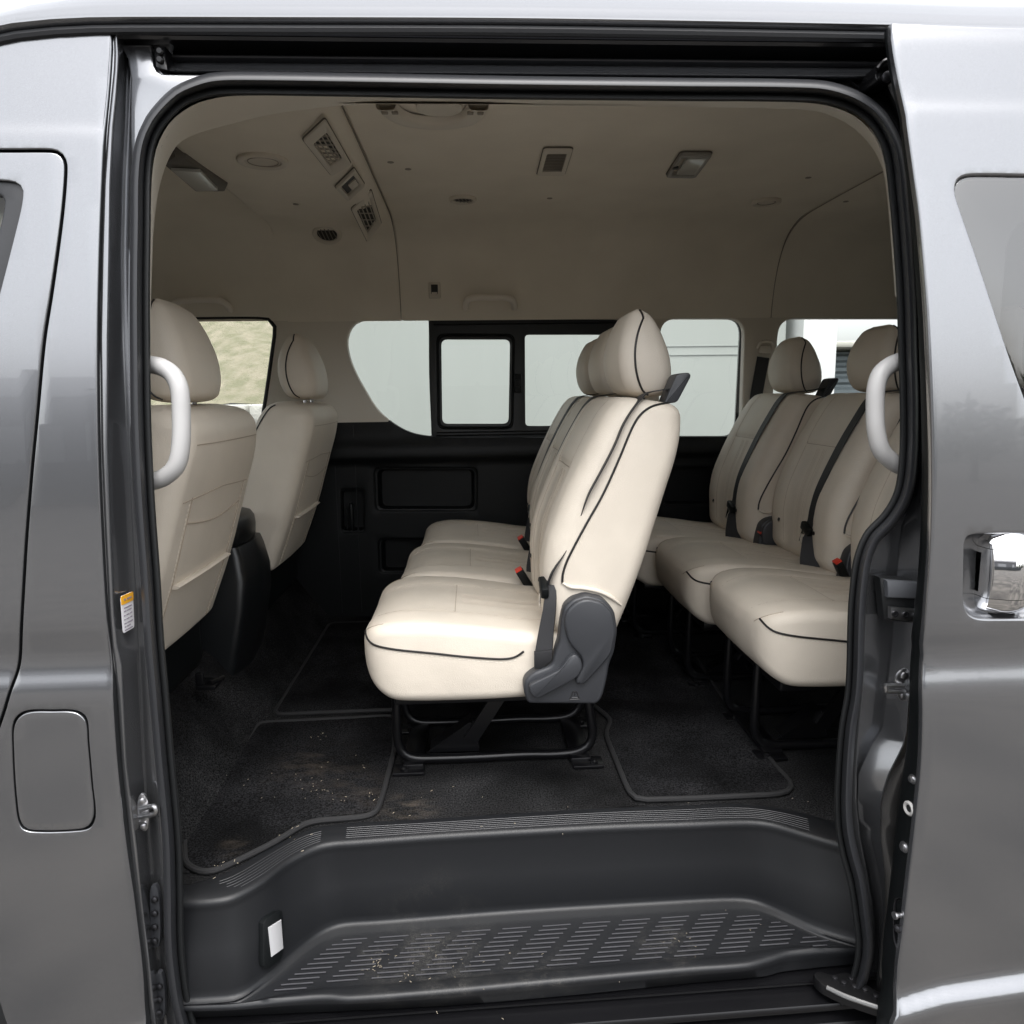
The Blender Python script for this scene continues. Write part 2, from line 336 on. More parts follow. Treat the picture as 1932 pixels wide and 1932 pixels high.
def plate(mb, outer, holes, fn, dx=.03, dz=.03, lip=.012, inward=1, rad=.0025, mi=0, lmi=None, hl=None, zsplit=None, zmi=0):
    """a sheet with holes over a 2D outline (x, z), lifted by fn(x, z) -> y, its edges rounded and turned inward"""
    loops = [np.asarray(outer, float)[:, :2]]+[np.asarray(h, float)[:, :2] for h in holes]
    V = []; E = []
    for lp in loops:
        o = len(V); V += [tuple(p) for p in lp]; E += [(o+i, o+(i+1) % len(lp)) for i in range(len(lp))]
    x0, z0 = loops[0].min(0); x1, z1 = loops[0].max(0)
    gx = np.arange(x0+dx*.5, x1, dx); gz = np.arange(z0+dz*.5, z1, dz)
    G = np.array([(x, z) for z in gz for x in gx]) if len(gx) and len(gz) else np.zeros((0, 2))
    if len(G):
        k = inside(G, loops[0])
        for h in loops[1:]: k &= ~inside(G, h)
        G = G[k]; B = np.vstack(loops)
        if len(G):
            dmin = np.array([np.min(np.abs(B-g).max(1)) for g in G]); G = G[dmin > min(dx, dz)*.3]
        V += [tuple(g) for g in G]
    if zsplit is not None:
        o = len(V); xs = np.linspace(x0-.01, x1+.01, 3); V += [(x, zsplit) for x in xs]; E += [(o+i, o+i+1) for i in range(2)]
    r = delaunay_2d_cdt([Vector(p) for p in V], E, [], 0, 1e-6)
    C = np.array([tuple(p) for p in r[0]]); T = [t for t in r[2]]
    cen = np.array([C[list(t)].mean(0) for t in T]); k = inside(cen, loops[0])
    for h in loops[1:]: k &= ~inside(cen, h)
    v3 = [(p[0], float(fn(p[0], p[1])), p[1]) for p in C]
    if zsplit is None: mb.add(v3, [T[i] for i in range(len(T)) if k[i]], mi)
    else:
        mb.add(v3, [T[i] for i in range(len(T)) if k[i] and cen[i][1] >= zsplit], mi)
        mb.add(v3, [T[i] for i in range(len(T)) if k[i] and cen[i][1] < zsplit], zmi)
    for li, lp in enumerate(loops):
        depth = lip if (li == 0 or hl is None) else hl
        if not depth: continue
        T2 = np.roll(lp, -1, 0)-np.roll(lp, 1, 0); nn = np.stack([T2[:, 1], -T2[:, 0]], 1); nn /= np.linalg.norm(nn, axis=1)[:, None]+1e-12
        area = 0.5*np.sum(lp[:, 0]*np.roll(lp[:, 1], -1)-np.roll(lp[:, 0], -1)*lp[:, 1])
        if (area < 0): nn = -nn
        if li: nn = -nn
        rings = []
        for a, d in ((0, 0), (.5, .13), (.87, .5), (1, 1), (1, depth/rad)):
            q = lp+nn*rad*a; rings.append([(q[i][0], float(fn(lp[i][0], lp[i][1]))+inward*rad*d, q[i][1]) for i in range(len(lp))])
        if zsplit is None and lmi is not None: mb.grid(rings[:4], False, True, mi); mb.grid([[(p_[0], p_[1], p_[2]) for p_ in rings[3]], rings[4]], False, True, lmi)
        elif zsplit is None: mb.grid(rings, False, True, mi)
        else:
            Q = np.asarray(rings); n_ = len(lp)
            for i in range(n_):
                j = (i+1) % n_; mi_ = zmi if (lp[i][1]+lp[j][1])/2 < zsplit else mi
                mb.grid(Q[:, [i, j]], False, False, mi_)
def thing(name, label, cat, loc=(0, 0, 0), group=None):
    o = bpy.data.objects.new(name, None); COL.objects.link(o); o.location = loc; o.empty_display_size = .1
    o['label'] = label; o['category'] = cat
    if group: o['group'] = group
    return o
def tag(o, label=None, cat=None, group=None, kind=None):
    for k, v in (('label', label), ('category', cat), ('group', group), ('kind', kind)):
        if v: o[k] = v
    return o
def lab(o, s): o['label'] = s; return o

# ================================================================== the van body
VAN = thing('van', 'grey metallic high-roof passenger van with its sliding side door open', 'van')

# --- outer side panel left of the opening (with fuel flap) and front door
A_ = [(58, 208), (100, 207), (171, 202), (239, 195), (342, 188), (478, 183), (641, 180), (847, 182), (1017, 189), (1154, 197), (1222, 206), (1250, 209), (1302, 210), (1443, 219), (1596, 236), (1699, 251), (1832, 267), (1932, 273), (1990, 277)]
def bx(u, v, fn=None): p = onbody(u, v, 0, fn); return (p[0], p[2])
def bpts(L_, fn=None): return [bx(u, v, fn) for u, v in L_]
rightedge = rs(bpts([(u, v) for v, u in A_], Yleft), 70)
shut = [(92, 290), (107, 293), (116, 303), (118, 320), (114, 380), (106, 450), (92, 550), (78, 641), (65, 778), (55, 881), (44, 1017), (35, 1171), (32, 1240), (27, 1267), (14, 1302), (0, 1347), (-60, 1520), (-100, 1640)]
shutw = bpts(shut, Yleft)
zt = bx(50, 290, Yleft)[1]
shutw = [(-2.0, zt)]+shutw
S2 = rs(shutw[:1]+[(-1.2, zt), (shutw[1][0]-.05, zt)]+shutw[1:], 420)
def offset2(P, d):
    P = np.asarray(P); T = np.gradient(P, axis=0); n = np.stack([T[:, 1], -T[:, 0]], 1); n /= np.linalg.norm(n, axis=1)[:, None]+1e-12; return P+n*d
shutR = offset2(S2, -.0085)                       # quarter side
if shutR[300][0] < S2[300][0]: shutR = offset2(S2, .0085)
topedge = rs([(-2.0, 1.95), (-1.6, 2.02)]+bpts([(-60, 92), (0, 81), (68, 67), (137, 60)], Yleft), 24)
arch = bpts([(150, 1990), (55, 1990), (18, 1940), (0, 1888), (-60, 1770), (-130, 1690)], Yleft)
Q = np.vstack([topedge, rightedge, rs(arch, 20), shutR[::-1]])
flap_px = [(20, 1408), (23, 1360), (45, 1340), (100, 1337), (146, 1339), (165, 1354), (170, 1400), (177, 1480), (182, 1540), (172, 1563), (150, 1570), (60, 1572), (38, 1563), (28, 1530)]
flap = rs(bpts(flap_px, Yleft), 120, True)
mb = MB(); plate(mb, Q, [flap], Yleft, .022, .0045, lip=.02, lmi=1, rad=.002); mb.build('quarter_panel', [PAINT, RUBBERD], VAN)  # edge returns coloured black to paint in the shade of the gaps
c = flap.mean(0); fin = c+(flap-c)*np.array([.90, .935])
mb = MB(); plate(mb, fin, [], Yleft, .02, .01, lip=.012, rad=.002, lmi=1); mb.build('fuel_flap', [PAINT, RUBBERD], VAN)
mb = MB(); plate(mb, c+(flap-c)*1.12, [], lambda x, z: Yleft(x, z)+.014, .05, .05, lip=.002); mb.build('filler_recess', RUBBERD, VAN)
# front door
dl = [(-2.0, .62), (-1.75, .62)]
Q = np.vstack([S2, np.array(bpts([(-130, 1720)], Yleft)), [(-1.25, .78), (-1.45, .72), (-1.6, .55), (-1.62, .32), (-2.0, .32)]])
wout = rs([(-1.9, bx(0, 338, Yleft)[1]-.05)]+bpts([(-60, 336), (0, 338), (30, 342), (44, 354), (45, 372), (38, 410), (0, 560), (-40, 715), (-60, 760), (-120, 772)], Yleft)+[(-1.9, bx(-60, 770, Yleft)[1])], 320, True)
mb = MB(); plate(mb, Q, [wout], Yleft, .03, .0055, lip=.02, lmi=1, rad=.002); fd = mb.build('front_door', [PAINT, RUBBERD], VAN)
cw = wout.mean(0); win = cw+(wout-cw)*np.array([.955, .92])
mb = MB(); plate(mb, wout, [win], lambda x, z: Yleft(x, z)+.006, .03, .03, lip=.01, rad=.006); mb.build('window_frame', RUBBER, fd)
mb = MB(); plate(mb, cw+(win-cw)*1.01, [], lambda x, z: Yb(z)+.017, .2, .2, lip=.003); mb.build('window_pane', GLASS, fd)
# black backing sheet, painting in the shade behind shut lines
mb = MB(); plate(mb, [(-1.95, .5), (-1.95, zt+.03), (-.60, zt+.03), (-.60, 1.5), (-.66, .95), (-.75, .35)], [cw+(wout-cw)*.98], lambda x, z: Yb(z)+.035, .1, .1, lip=.01); mb.build('inner_panel', RUBBERD, VAN)

# --- front door jamb (left side of the opening): one pressed sheet between panel edge and seal
JL = np.array([  # v, A, bright0, bright1, D, E(seal)
 [57, 208, 216, 221, 243, 320], [75, 208, 217, 222, 246, 318], [100, 207, 218, 224, 246, 314], [130, 205, 217, 223, 247, 312], [171, 202, 213, 220, 245, 306], [239, 195, 206, 213, 242, 266], [342, 188, 198, 208, 237, 251], [478, 183, 194, 206, 234, 246], [641, 180, 191, 203, 235, 244], [847, 182, 194, 203, 243, 252],
 [1017, 189, 201, 209, 252, 264], [1154, 197, 208, 215, 259, 274], [1222, 206, 214, 222, 262, 277], [1250, 209, 219, 230, 263, 278], [1302, 210, 222, 232, 266, 280], [1443, 219, 231, 239, 273, 291], [1596, 236, 247, 258, 285, 304], [1699, 251, 257, 268, 293, 309], [1832, 267, 276, 284, 304, 319], [1932, 273, 286, 294, 315, 335], [1990, 277, 290, 298, 325, 345]], float)
vs = np.concatenate([np.linspace(57, 260, 22), np.linspace(270, 1990, 90)])
def jam_row(v, T, offs):
    out = []
    for k, (col, du, off) in enumerate(offs):
        u = np.interp(v, T[:, 0], T[:, col])+du; out.append(onbody(u, v, off))
    return out
JO = [(1, -1, .004), (1, 1, .011), (2, -2.5, .013), (2, -.5, .0085), (2, 2, .0070), (3, -2, .0070), (3, 0, .0085), (3, 3, .018), (4, -4, .058), (4, 0, .060), (4, 3, .057), (5, -3, .050), (5, 4, .050), (5, 12, .056)]
mb = MB(); mb.grid([jam_row(v, JL, JO) for v in vs]); mb.build('door_jamb', PAINT, VAN)
def jl_pt(u, v, lift=.002):                      # a point on the dark face of that jamb
    a, b = np.interp(v, JL[:, 0], JL[:, 3])+2.5, np.interp(v, JL[:, 0], JL[:, 4])-4
    t = (u-a)/(b-a); return onbody(u, v, .027+t*.031-lift)

# --- rear jamb (right side)
JR = np.array([  # v, S, R1, R2, K
 [150, 1600, 1650, 1668, 1684], [171, 1630, 1665, 1678, 1692], [198, 1665, 1684, 1692, 1702], [232, 1692, 1700, 1706, 1714], [273, 1705, 1710, 1715, 1722], [342, 1714, 1718, 1724, 1731], [444, 1724, 1728, 1733, 1741], [641, 1732, 1735, 1741, 1750], [812, 1738, 1741, 1746, 1752], [881, 1733, 1740, 1746, 1752],
 [942, 1710, 1728, 1742, 1751], [983, 1672, 1706, 1738, 1748], [1017, 1648, 1700, 1738, 1746], [1069, 1634, 1692, 1737, 1743], [1154, 1630, 1686, 1735, 1737], [1230, 1628, 1680, 1729, 1731], [1302, 1627, 1672, 1716, 1726], [1374, 1620, 1664, 1711, 1716], [1408, 1617, 1642, 1705, 1711], [1460, 1614, 1618, 1678, 1705], [1511, 1613, 1616, 1662, 1700],
 [1579, 1620, 1622, 1661, 1695], [1648, 1634, 1640, 1669, 1690], [1716, 1644, 1652, 1671, 1684], [1767, 1644, 1656, 1664, 1680], [1825, 1634, 1652, 1660, 1680], [1853, 1620, 1648, 1658, 1680], [1990, 1610, 1640, 1655, 1676]], float)
JOR = [(1, -8, .056), (1, 0, .05), (1, 3, .052), (2, -3, .070), (2, 0, .062), (2, 2, .057), (3, -3, .024), (3, 0, .019), (3, 3, .026), (4, 0, .038), (4, 12, .045)]
vs2 = np.linspace(150, 1990, 130)
mb = MB()
rows = []
for v in vs2:
    row = []
    for col, du, off in JOR:
        u = np.interp(v, JR[:, 0], JR[:, col])+du; row.append(onbody(u, v, off-(.006 if 1300 < v < 1550 and col in (2, 3) else 0)))
    rows.append(row)
mb.grid(rows); mb.build('door_jamb', PAINT, VAN)

# --- header channel above the opening with the door track, swept along the van
HP = [(.022, 2.080), (.022, 2.079), (.022, 2.078), (.024, 2.076), (.060, 2.074), (.062, 2.068), (.036, 2.066), (.032, 2.062), (.032, 2.056), (.036, 2.052), (.085, 2.050), (.087, 2.041), (.060, 2.039), (.056, 2.036), (.060, 2.033), (.082, 2.030), (.083, 2.024), (.074, 2.018), (.060, 2.012), (.048, 2.006), (.040, 2.000), (.036, 1.9955), (.037, 1.992), (.042, 1.988), (.05, 1.975)]
LEDGE = [(110, .087), (116, .082), (121, .072), (127, .058), (132, .046), (136, .038), (138.5, .0355), (141, .038), (146, .050), (152, .06)]
mbL = MB(); mbL.grid([[onbody(u, v+(u-1000)*.0085, o_) for v, o_ in LEDGE] for u in np.linspace(318, 1672, 40)]); mbL.build('header_ledge', PAINT, VAN, angle=70)
def headrow(x, k=0): return [(x, float(Yb(z))+o, z+.006*k) for o, z in HP[:17]]
mb = MB(); mb.grid([headrow(x) for x in np.linspace(-.56, .735, 30)]); mb.build('header_channel', principled('shaded_body_paint', (.045, .047, .053), .3, .6, Coat_Weight=.7), VAN)  # body paint coloured darker, the channel's shadow put into the colour
mb = MB()
for zz, oo, r_ in ((2.0605, .030, .0035), (2.036, .057, .0028)):
    mb.tube([(x, float(Yb(zz))+oo, zz) for x in np.linspace(-.50, .725, 12)], r_, 8)
mb.pieces('door_track', DARKMET, VAN)
# painted end piece and a dark bracket where the channel meets the front jamb
mb = MB()
blk = [(228, 84), (284, 84), (290, 124), (295, 134), (305, 139), (420, 140), (400, 160), (350, 185), (312, 215), (290, 250), (275, 285), (262, 290), (247, 300), (245, 240), (246, 150), (240, 110)]
mb.prism([onbody(u, v, .034) for u, v in blk], (0, .04, 0), bev=.004); mb.build('jamb_corner', PAINT, VAN)
mb = MB(); mb.prism([onbody(u, v, .03) for u, v in [(290, 84), (312, 88), (316, 132), (300, 132), (293, 125)]], (0, .03, 0), bev=.003)
for v in (98, 114): mb.lathe([(.006, 0), (.006, -.004), (.004, -.006)], onbody(303, v, .03), (0, 1, 0), 10)
mb.build('track_end_bracket', STEEL, VAN)

# --- roof
R0 = rs([(-2.05, 1.93), (-1.7, 2.0)]+[(p[0], p[2]) for p in [onbody(u, v) for u, v in [(-60, 72), (0, 59), (60, 51), (120, 46), (205, 43), (500, 43), (1000, 45), (1685, 57), (1932, 63)]]]+[(2.0, 2.075), (2.9, 2.06)], 90)
def drop(x): return np.interp(x, [-2.2, -1.2, -.85, -.7, -.55, -.3, 3], [-.16, -.06, -.03, -.012, -.004, 0, 0])
rows = []
for x, z in R0:
    yb = float(Yb(z)); d = drop(x)
    pr = [(.03, -.002), (.012, -.004), (-.004, .0), (-.009, .004), (-.006, .008), (.0, .011), (.010, .026+d*.1), (.022, .037+d*.2), (.028, .042+d*.2), (.045, .058+d*.4), (.075, .078+d*.6), (.12, .10+d*.8), (.2, .125+d), (.35, .155+d), (.7, .20+d*.6), (1.0, .215+d*.6), (1.4, .20+d*.6), (1.65, .16+d*.6), (1.78, .07+d), (1.84, .01)]
    rows.append([(x, yb+o, z+h) for o, h in pr])
RG = np.array(rows); mb = MB(); mb.grid(RG); mb.build('roof', PAINT, VAN, angle=60)
# gutter along the roof edge: dark strip
mb = MB(); mb.tube([(x, float(Yb(z))+.004, z-.008) for x, z in R0[:90]], .007, 8); mb.build('drip_rail', RUBBER, VAN)

# --- sliding door, slid back and standing proud of the body
D0 = [(48, 1685), (60, 1686), (92, 1690), (140, 1698), (205, 1713), (222, 1715), (239, 1717), (342, 1731), (410, 1740), (581, 1754), (641, 1757), (847, 1764), (1017, 1762), (1154, 1753), (1188, 1750), (1215, 1747), (1240, 1748), (1302, 1745), (1340, 1746), (1443, 1743), (1562, 1731), (1665, 1719), (1750, 1709), (1825, 1699), (1850, 1698), (1904, 1695), (1932, 1690), (1990, 1686)]
le = rs(bpts([(u, v) for v, u in D0], Yright), 90)
te = bpts([(1750, 50), (1932, 56)], Yright)
Q = np.vstack([le, [(1.2, .27), (1.95, .27), (1.98, 1.0), (1.93, 1.8), (1.88, te[1][1]-.005)], rs([(1.6, te[1][1])]+te[::-1], 10)])
wh = rs(bpts([(1799, 346), (1808, 333), (1825, 327), (1870, 326), (1932, 327)], Yright)+[(1.5, bx(1932, 327, Yright)[1]-.004), (1.76, 1.80), (1.79, 1.77), (1.80, 1.70), (1.80, 1.40), (1.78, 1.345), (1.73, 1.33), (1.1, 1.325)]+bpts([(1975, 838), (1945, 790), (1920, 727), (1895, 657), (1840, 490), (1804, 385), (1798, 362)], Yright), 320, True)
hr = rpoly(bpts([(1816, 1012), (1838, 1003), (2010, 1003), (2010, 1172), (1836, 1172), (1814, 1150)], Yright), .022)
mb = MB(); plate(mb, Q, [wh, hr], Yright, .024, .0045, lip=.012, rad=.004); SD = mb.build('sliding_door', PAINT, VAN)
# its black inner thickness seen edge-on
rows = []
for (x, z) in le:
    y0 = float(Yright(x, z)); k_ = float(np.interp(z, [.8, .95, 1.2, 1.6, 1.9], [.95, .72, .55, .45, .3])); rows.append([(x+.0005, y0+.010, z)]+[(x+a*k_, y0+.010+b*k_, z) for a, b in ((-.002, .006), (-.004, .020), (-.004, .040), (.004, .056))]+[(x+.05, y0+.012+.056*k_, z)])
mb = MB(); mb.grid(rows); mb.build('door_edge', PLASTIC, SD)
mb = MB(); plate(mb, [(.83, .3), (1.9, .3), (1.9, 1.3), (.86, 1.3)], [], lambda x, z: Yb(z)+.002, .2, .2, lip=.004)
plate(mb, [(.84, 1.85), (1.86, 1.85), (1.86, 2.0), (.84, 2.0)], [], lambda x, z: Yb(z)+.002, .2, .2, lip=.004); mb.pieces('inner_panel', PLASTIC, SD)
cw = wh.mean(0); wi = cw+(wh-cw)*np.array([.988, .98])
mb = MB(); plate(mb, cw+(wh-cw)*1.0, [wi], lambda x, z: Yright(x, z)+.006, .05, .05, lip=.004, rad=.002); mb.build('window_seal', RUBBERD, SD)
mb = MB(); plate(mb, wi, [], lambda x, z: Yb(z)-.058, .05, .05, lip=.004, rad=.0015); mb.build('window_pane', GLASSD, SD)
# handle bowl and chrome handle
ch = hr.mean(0); rows = []
for s_, dd in ((1.0, 0), (.985, .003), (.95, .010), (.88, .020), (.75, .026), (.5, .028), (.0, .029)):
    rows.append([(ch[0]+(p[0]-ch[0])*s_, float(Yright(p[0], p[1]))+dd, ch[1]+(p[1]-ch[1])*s_) for p in hr])
mb = MB(); mb.grid(rows, False, True); mb.build('handle_bowl', PAINT, SD, angle=80)
hx0, hz1 = bx(1868, 1004, Yright); hz0 = bx(1868, 1163, Yright)[1]; hy = float(Yright(hx0, (hz0+hz1)/2)); hx1 = hx0+.085
def hsec(z, k):   # section of the handle at height z
    e = min(z-hz0, hz1-z)/.02; q = max(0, 1-e); ins = .012*q*q; yo = .022-.036*k+.014*q*q
    pts = [(hx0+ins, hy+.03), (hx0+ins, hy+yo+.012), (hx0+ins+.004, hy+yo+.004), (hx0+.014+ins*.5, hy+yo), (hx0+.026, hy+yo-.006), (hx0+.036, hy+yo-.009), (hx1-.036, hy+yo-.009), (hx1-.02, hy+yo-.004), (hx1-.004-ins, hy+yo+.004), (hx1-ins, hy+yo+.014), (hx1-ins, hy+.03)]
    return [(a, b, z) for a, b in pts]
mb = MB()
for a, b in ((0, .215), (.222, .80), (.807, 1)):
    zs = hz0+(hz1-hz0)*np.linspace(a, b, 9); mb.grid([hsec(z, .55+.45*math.sin(math.pi*(z-hz0)/(hz1-hz0))) for z in zs])
mb.build('handle', CHROME, SD, angle=35)
mb = MB(); mb.grid([hsec(z, .45) for z in np.linspace(hz0+.004, hz1-.004, 5)]); mb.build('handle_core', RUBBERD, SD)

# --- rubber seal round the opening
inner_px = [(283, 660), (282.5, 560), (284, 427), (287, 308), (301, 253), (342, 205), (372, 190), (410, 181), (470, 179.5), (660, 182), (970, 187), (1272, 190), (1528, 193), (1579, 201), (1624, 222), (1651, 253), (1668, 294), (1678, 376), (1684, 440), (1692, 560), (1695, 660), (1698, 760), (1697, 860), (1688, 925), (1666, 966), (1631, 1004), (1612, 1050), (1604, 1103), (1600, 1154), (1595, 1302), (1583, 1374), (1575, 1494), (1577, 1562), (1586, 1613), (1600, 1665), (1610, 1733), (1615, 1790), (1606, 1838), (1575, 1880), (1500, 1925), (1400, 1960), (900, 1975), (480, 1975), (400, 1955), (369, 1925), (357, 1873), (347, 1784), (345, 1675), (342, 1579), (328, 1425), (318, 1306), (309, 1205), (302, 1086), (292, 949), (285, 800)]
widths = [(0, 37), (.10, 36), (.14, 42), (.2, 46), (.3, 43), (.36, 42), (.45, 40), (.6, 32), (.75, 34), (1, 37)]
_a = inner_px.index((369, 1925)); inner_open = [(405, 2000), (385, 1965)]+inner_px[_a:]+inner_px[:inner_px.index((1606, 1838))+1]+[(1596, 1858), (1574, 1872)]
IP = rs(inner_open, 420); T = np.gradient(IP, axis=0); NN = np.stack([T[:, 1], -T[:, 0]], 1); NN /= np.linalg.norm(NN, axis=1)[:, None]
if ((IP-IP.mean(0))*NN).sum() < 0: NN = -NN
def wseal(p):
    u, v = p
    if v < 250: return np.interp(u, [283, 400, 1550, 1690], [38, 45, 43, 40])
    if u < 900: return np.interp(v, [250, 660, 1300, 1900], [38, 38, 37, 36])
    return np.interp(v, [250, 660, 900, 1000, 1300, 1900], [40, 37, 36, 34, 32, 34])
prof = [(1.0, .052), (1.0, .030), (.96, .018), (.88, .009), (.76, .004), (.64, .004), (.52, .010), (.43, .020), (.38, .028), (.36, .034), (.33, .030), (.22, .028), (.08, .029), (.0, .033), (-.02, .045), (-.01, .075), (.10, .15)]
rows = []
for p, n in zip(IP, NN):
    w_ = wseal(p); rows.append([onbody(*(p+n*w_*a), off) for a, off in prof])
SEAL = np.array(rows)
mb = MB(); mb.grid(SEAL[:, :10]); mb.build('door_seal', RUBBER, VAN, angle=70)
mb = MB(); mb.grid(SEAL[:, 9:]); mb.build('seal_lip', RUBBERD, VAN, angle=60)

# --- beige reveal between seal and headliner
rev = [((282, 720), (283, 560), (284, 427), (287, 308), (301, 253), (342, 205), (410, 181), (520, 180), (600, 181), (645, 182), (693, 182), (820, 184), (932, 186), (983, 187), (1302, 190), (1528, 193), (1579, 201), (1624, 222), (1651, 253), (1668, 294), (1678, 376), (1683, 440), (1692, 560)),
       ((284, 720), (284.5, 560), (290, 420), (301, 345), (322, 283), (352, 256), (430, 236), (515, 214), (590, 204), (645, 200), (693, 194), (820, 194), (932, 194.5), (983, 199), (1302, 202), (1525, 206), (1577, 217), (1628, 250), (1656, 288), (1668, 320), (1676, 372), (1681, 440), (1690, 560))]
a = rs(rev[0], 90); k_ = np.linspace(0, 1, len(rev[0]))
sa = np.concatenate([[0], np.cumsum(np.linalg.norm(np.diff(np.array(rev[0], float), axis=0), axis=1))]); sb = np.linspace(0, sa[-1], 120)
A2 = np.stack([np.interp(sb, sa, np.array(rev[0])[:, i]) for i in (0, 1)], 1); B2 = np.stack([np.interp(sb, sa, np.array(rev[1])[:, i]) for i in (0, 1)], 1)
ker = np.ones(5)/5
for i in (0, 1):
    A2[2:-2, i] = np.convolve(A2[:, i], ker, 'valid'); B2[2:-2, i] = np.convolve(B2[:, i], ker, 'valid')
rows = []
for p, q in zip(A2, B2):
    P0 = onbody(p[0], p[1], .040); P3 = oy(q[0], q[1], .10); o_ = P0+(P0-P3)*.25; o_[1] = P0[1]-.003
    row = [P0*(1-t)+P3*t+np.array([0, 0, 0]) for t in (0, .35, .7, .92, 1)]
    vdir = np.array([P3[0]-.1, 0, P3[2]-1.4]); vdir /= np.linalg.norm(vdir)
    row.append(P3+np.array([0, .008, 0])+vdir*.004); row.append(P3+np.array([0, .012, 0])+vdir*.05); rows.append(row)
mb = MB(); mb.grid(rows); mb.build('opening_trim', TRIM, VAN, angle=50)

# ------------------------------------------------------------------ headliner
LP = [(.06, 1.99), (.10, 2.005), (.135, 2.03), (.19, 2.07), (.27, 2.103), (.36, 2.118), (.5, 2.122), (.9, 2.124), (1.35, 2.122), (1.46, 2.114), (1.54, 2.09), (1.60, 2.05), (1.645, 1.99), (1.672, 1.93), (1.688, 1.87), (1.697, 1.82), (1.700, 1.79)]
LPs = rs(LP, 70)
def liner_hit(u, v, drop_=0.0):
    r = ray(u, v); best = None
    for i in range(len(LPs)-1):
        (y0, z0), (y1, z1) = LPs[i], LPs[i+1]; z0 -= drop_; z1 -= drop_
        # CAM + t r ; on segment
        A = np.array([[r[1], -(y1-y0)], [r[2], -(z1-z0)]]); b = np.array([y0-CAM[1], z0-CAM[2]])
        t, s_ = np.linalg.solve(A, b)
        if -1e-6 <= s_ <= 1+1e-6 and t > 0: best = (CAM+r*t, np.array([0, (z1-z0), -(y1-y0)])); break
    if best is None: p = oz(u, v, 2.12-drop_); best = (p, np.array([0, 0, -1.]))
    n = best[1]/np.linalg.norm(best[1]); return best[0], (n if n[2] < 0 or n[1] < 0 else -n)
def liner_strip(name, x0, x1, drop0=0, drop1=0, mat=LINER, edge=.006, n=12):
    rows = []; xs = [x0, x0+.001, x0+.004]+list(np.linspace(x0+.01, x1-.01, n))+[x1-.004, x1-.001, x1]
    for i, x in enumerate(xs):
        d = min(x-x0, x1-x); dp = 0 if d > .009 else edge*(1-d/.01)**2
        rows.append([(x, y-dp*.3*(y > 1.4), z+dp) for y, z in LPs])
    mb = MB(); mb.grid(rows); return mb.build(name, mat, VAN, angle=50)
liner_strip('headliner', -.265, 1.207)
liner_strip('headliner', 1.209, 2.75)
# air duct panel standing lower than the headliner, over the front row
rows = []
for x, dz_ in [(-.70, -.16), (-.702, -.03), (-.70, .016), (-.694, .024), (-.68, .028), (-.6, .03), (-.5, .03), (-.42, .03), (-.33, .03), (-.30, .026), (-.285, .014), (-.275, .004), (-.268, -.003), (-.267, -.010)]:
    rows.append([(x, y, z-dz_*np.interp(y, [.06, .2, 1.3, 1.54], [.2, 1, 1, 0])) for y, z in LPs])
mb = MB(); mb.grid(rows[1:]); mb.build('ceiling_duct', LINER, VAN, angle=60)
# front cab ceiling
rows = []
for x, dz_ in [(-.698, -.06), (-.8, -.06), (-1.0, -.01), (-1.25, .08), (-1.5, .17), (-1.7, .27)]:
    rows.append([(x, y, z+.004-dz_*np.interp(z, [1.8, 2.1], [0, 1])*(1 if dz_ > 0 else np.interp(y, [1.3, 1.54], [1, 0]))) for y, z in LPs])
mb = MB(); mb.grid(rows); mb.build('cab_headliner', LINER, VAN)
mb = MB()
for x in (-.2655, 1.208): mb.tube([(x, y-.001, z-.0005) for y, z in LPs[6:]], .0016, 6)
mb.pieces('headliner_seam', TRIMD, VAN)

from mathutils.bvhtree import BVHTree
def wbvh(objs):
    V = []; Fc = []
    for o in objs:
        b = len(V); V += [v.co[:] for v in o.data.vertices]; Fc += [tuple(b+i for i in p.vertices) for p in o.data.polygons]
    return BVHTree.FromPolygons(V, Fc)
CEIL = wbvh([o for o in bpy.data.objects if o.name.split('.')[0] in ('headliner', 'ceiling_duct', 'cab_headliner')])
def liner_hit(u, v, drop_=0.0):
    r = ray(u, v); h = CEIL.ray_cast(Vector(CAM+r*.5), Vector(r))
    n = np.array(h[1]); n = n if n@r < 0 else -n
    return np.array(h[0]), n
GAPSHADE = principled('fitting_gap_shade', (.12, .105, .085), .8)  # dark ring colour that paints the shadow round the ceiling fittings
CLIPB = principled('assist_beige', (.80, .75, .68), .5)
def on_liner_poly(px, drop_, th, rad):
    """flat rounded tile following the ceiling at the given image corners; returns centre, points, normal"""
    H = [liner_hit(u, v, drop_) for u, v in px]; P = np.array([h[0] for h in H]); n = np.mean([h[1] for h in H], 0); n /= np.linalg.norm(n)
    c_ = P.mean(0); e1 = np.array([1., 0, 0]); e2 = np.cross(n, e1); Q2 = [((p-c_)@e1, (p-c_)@e2) for p in P]
    Q2 = rpoly(Q2, rad); return c_, e1, e2, n, Q2
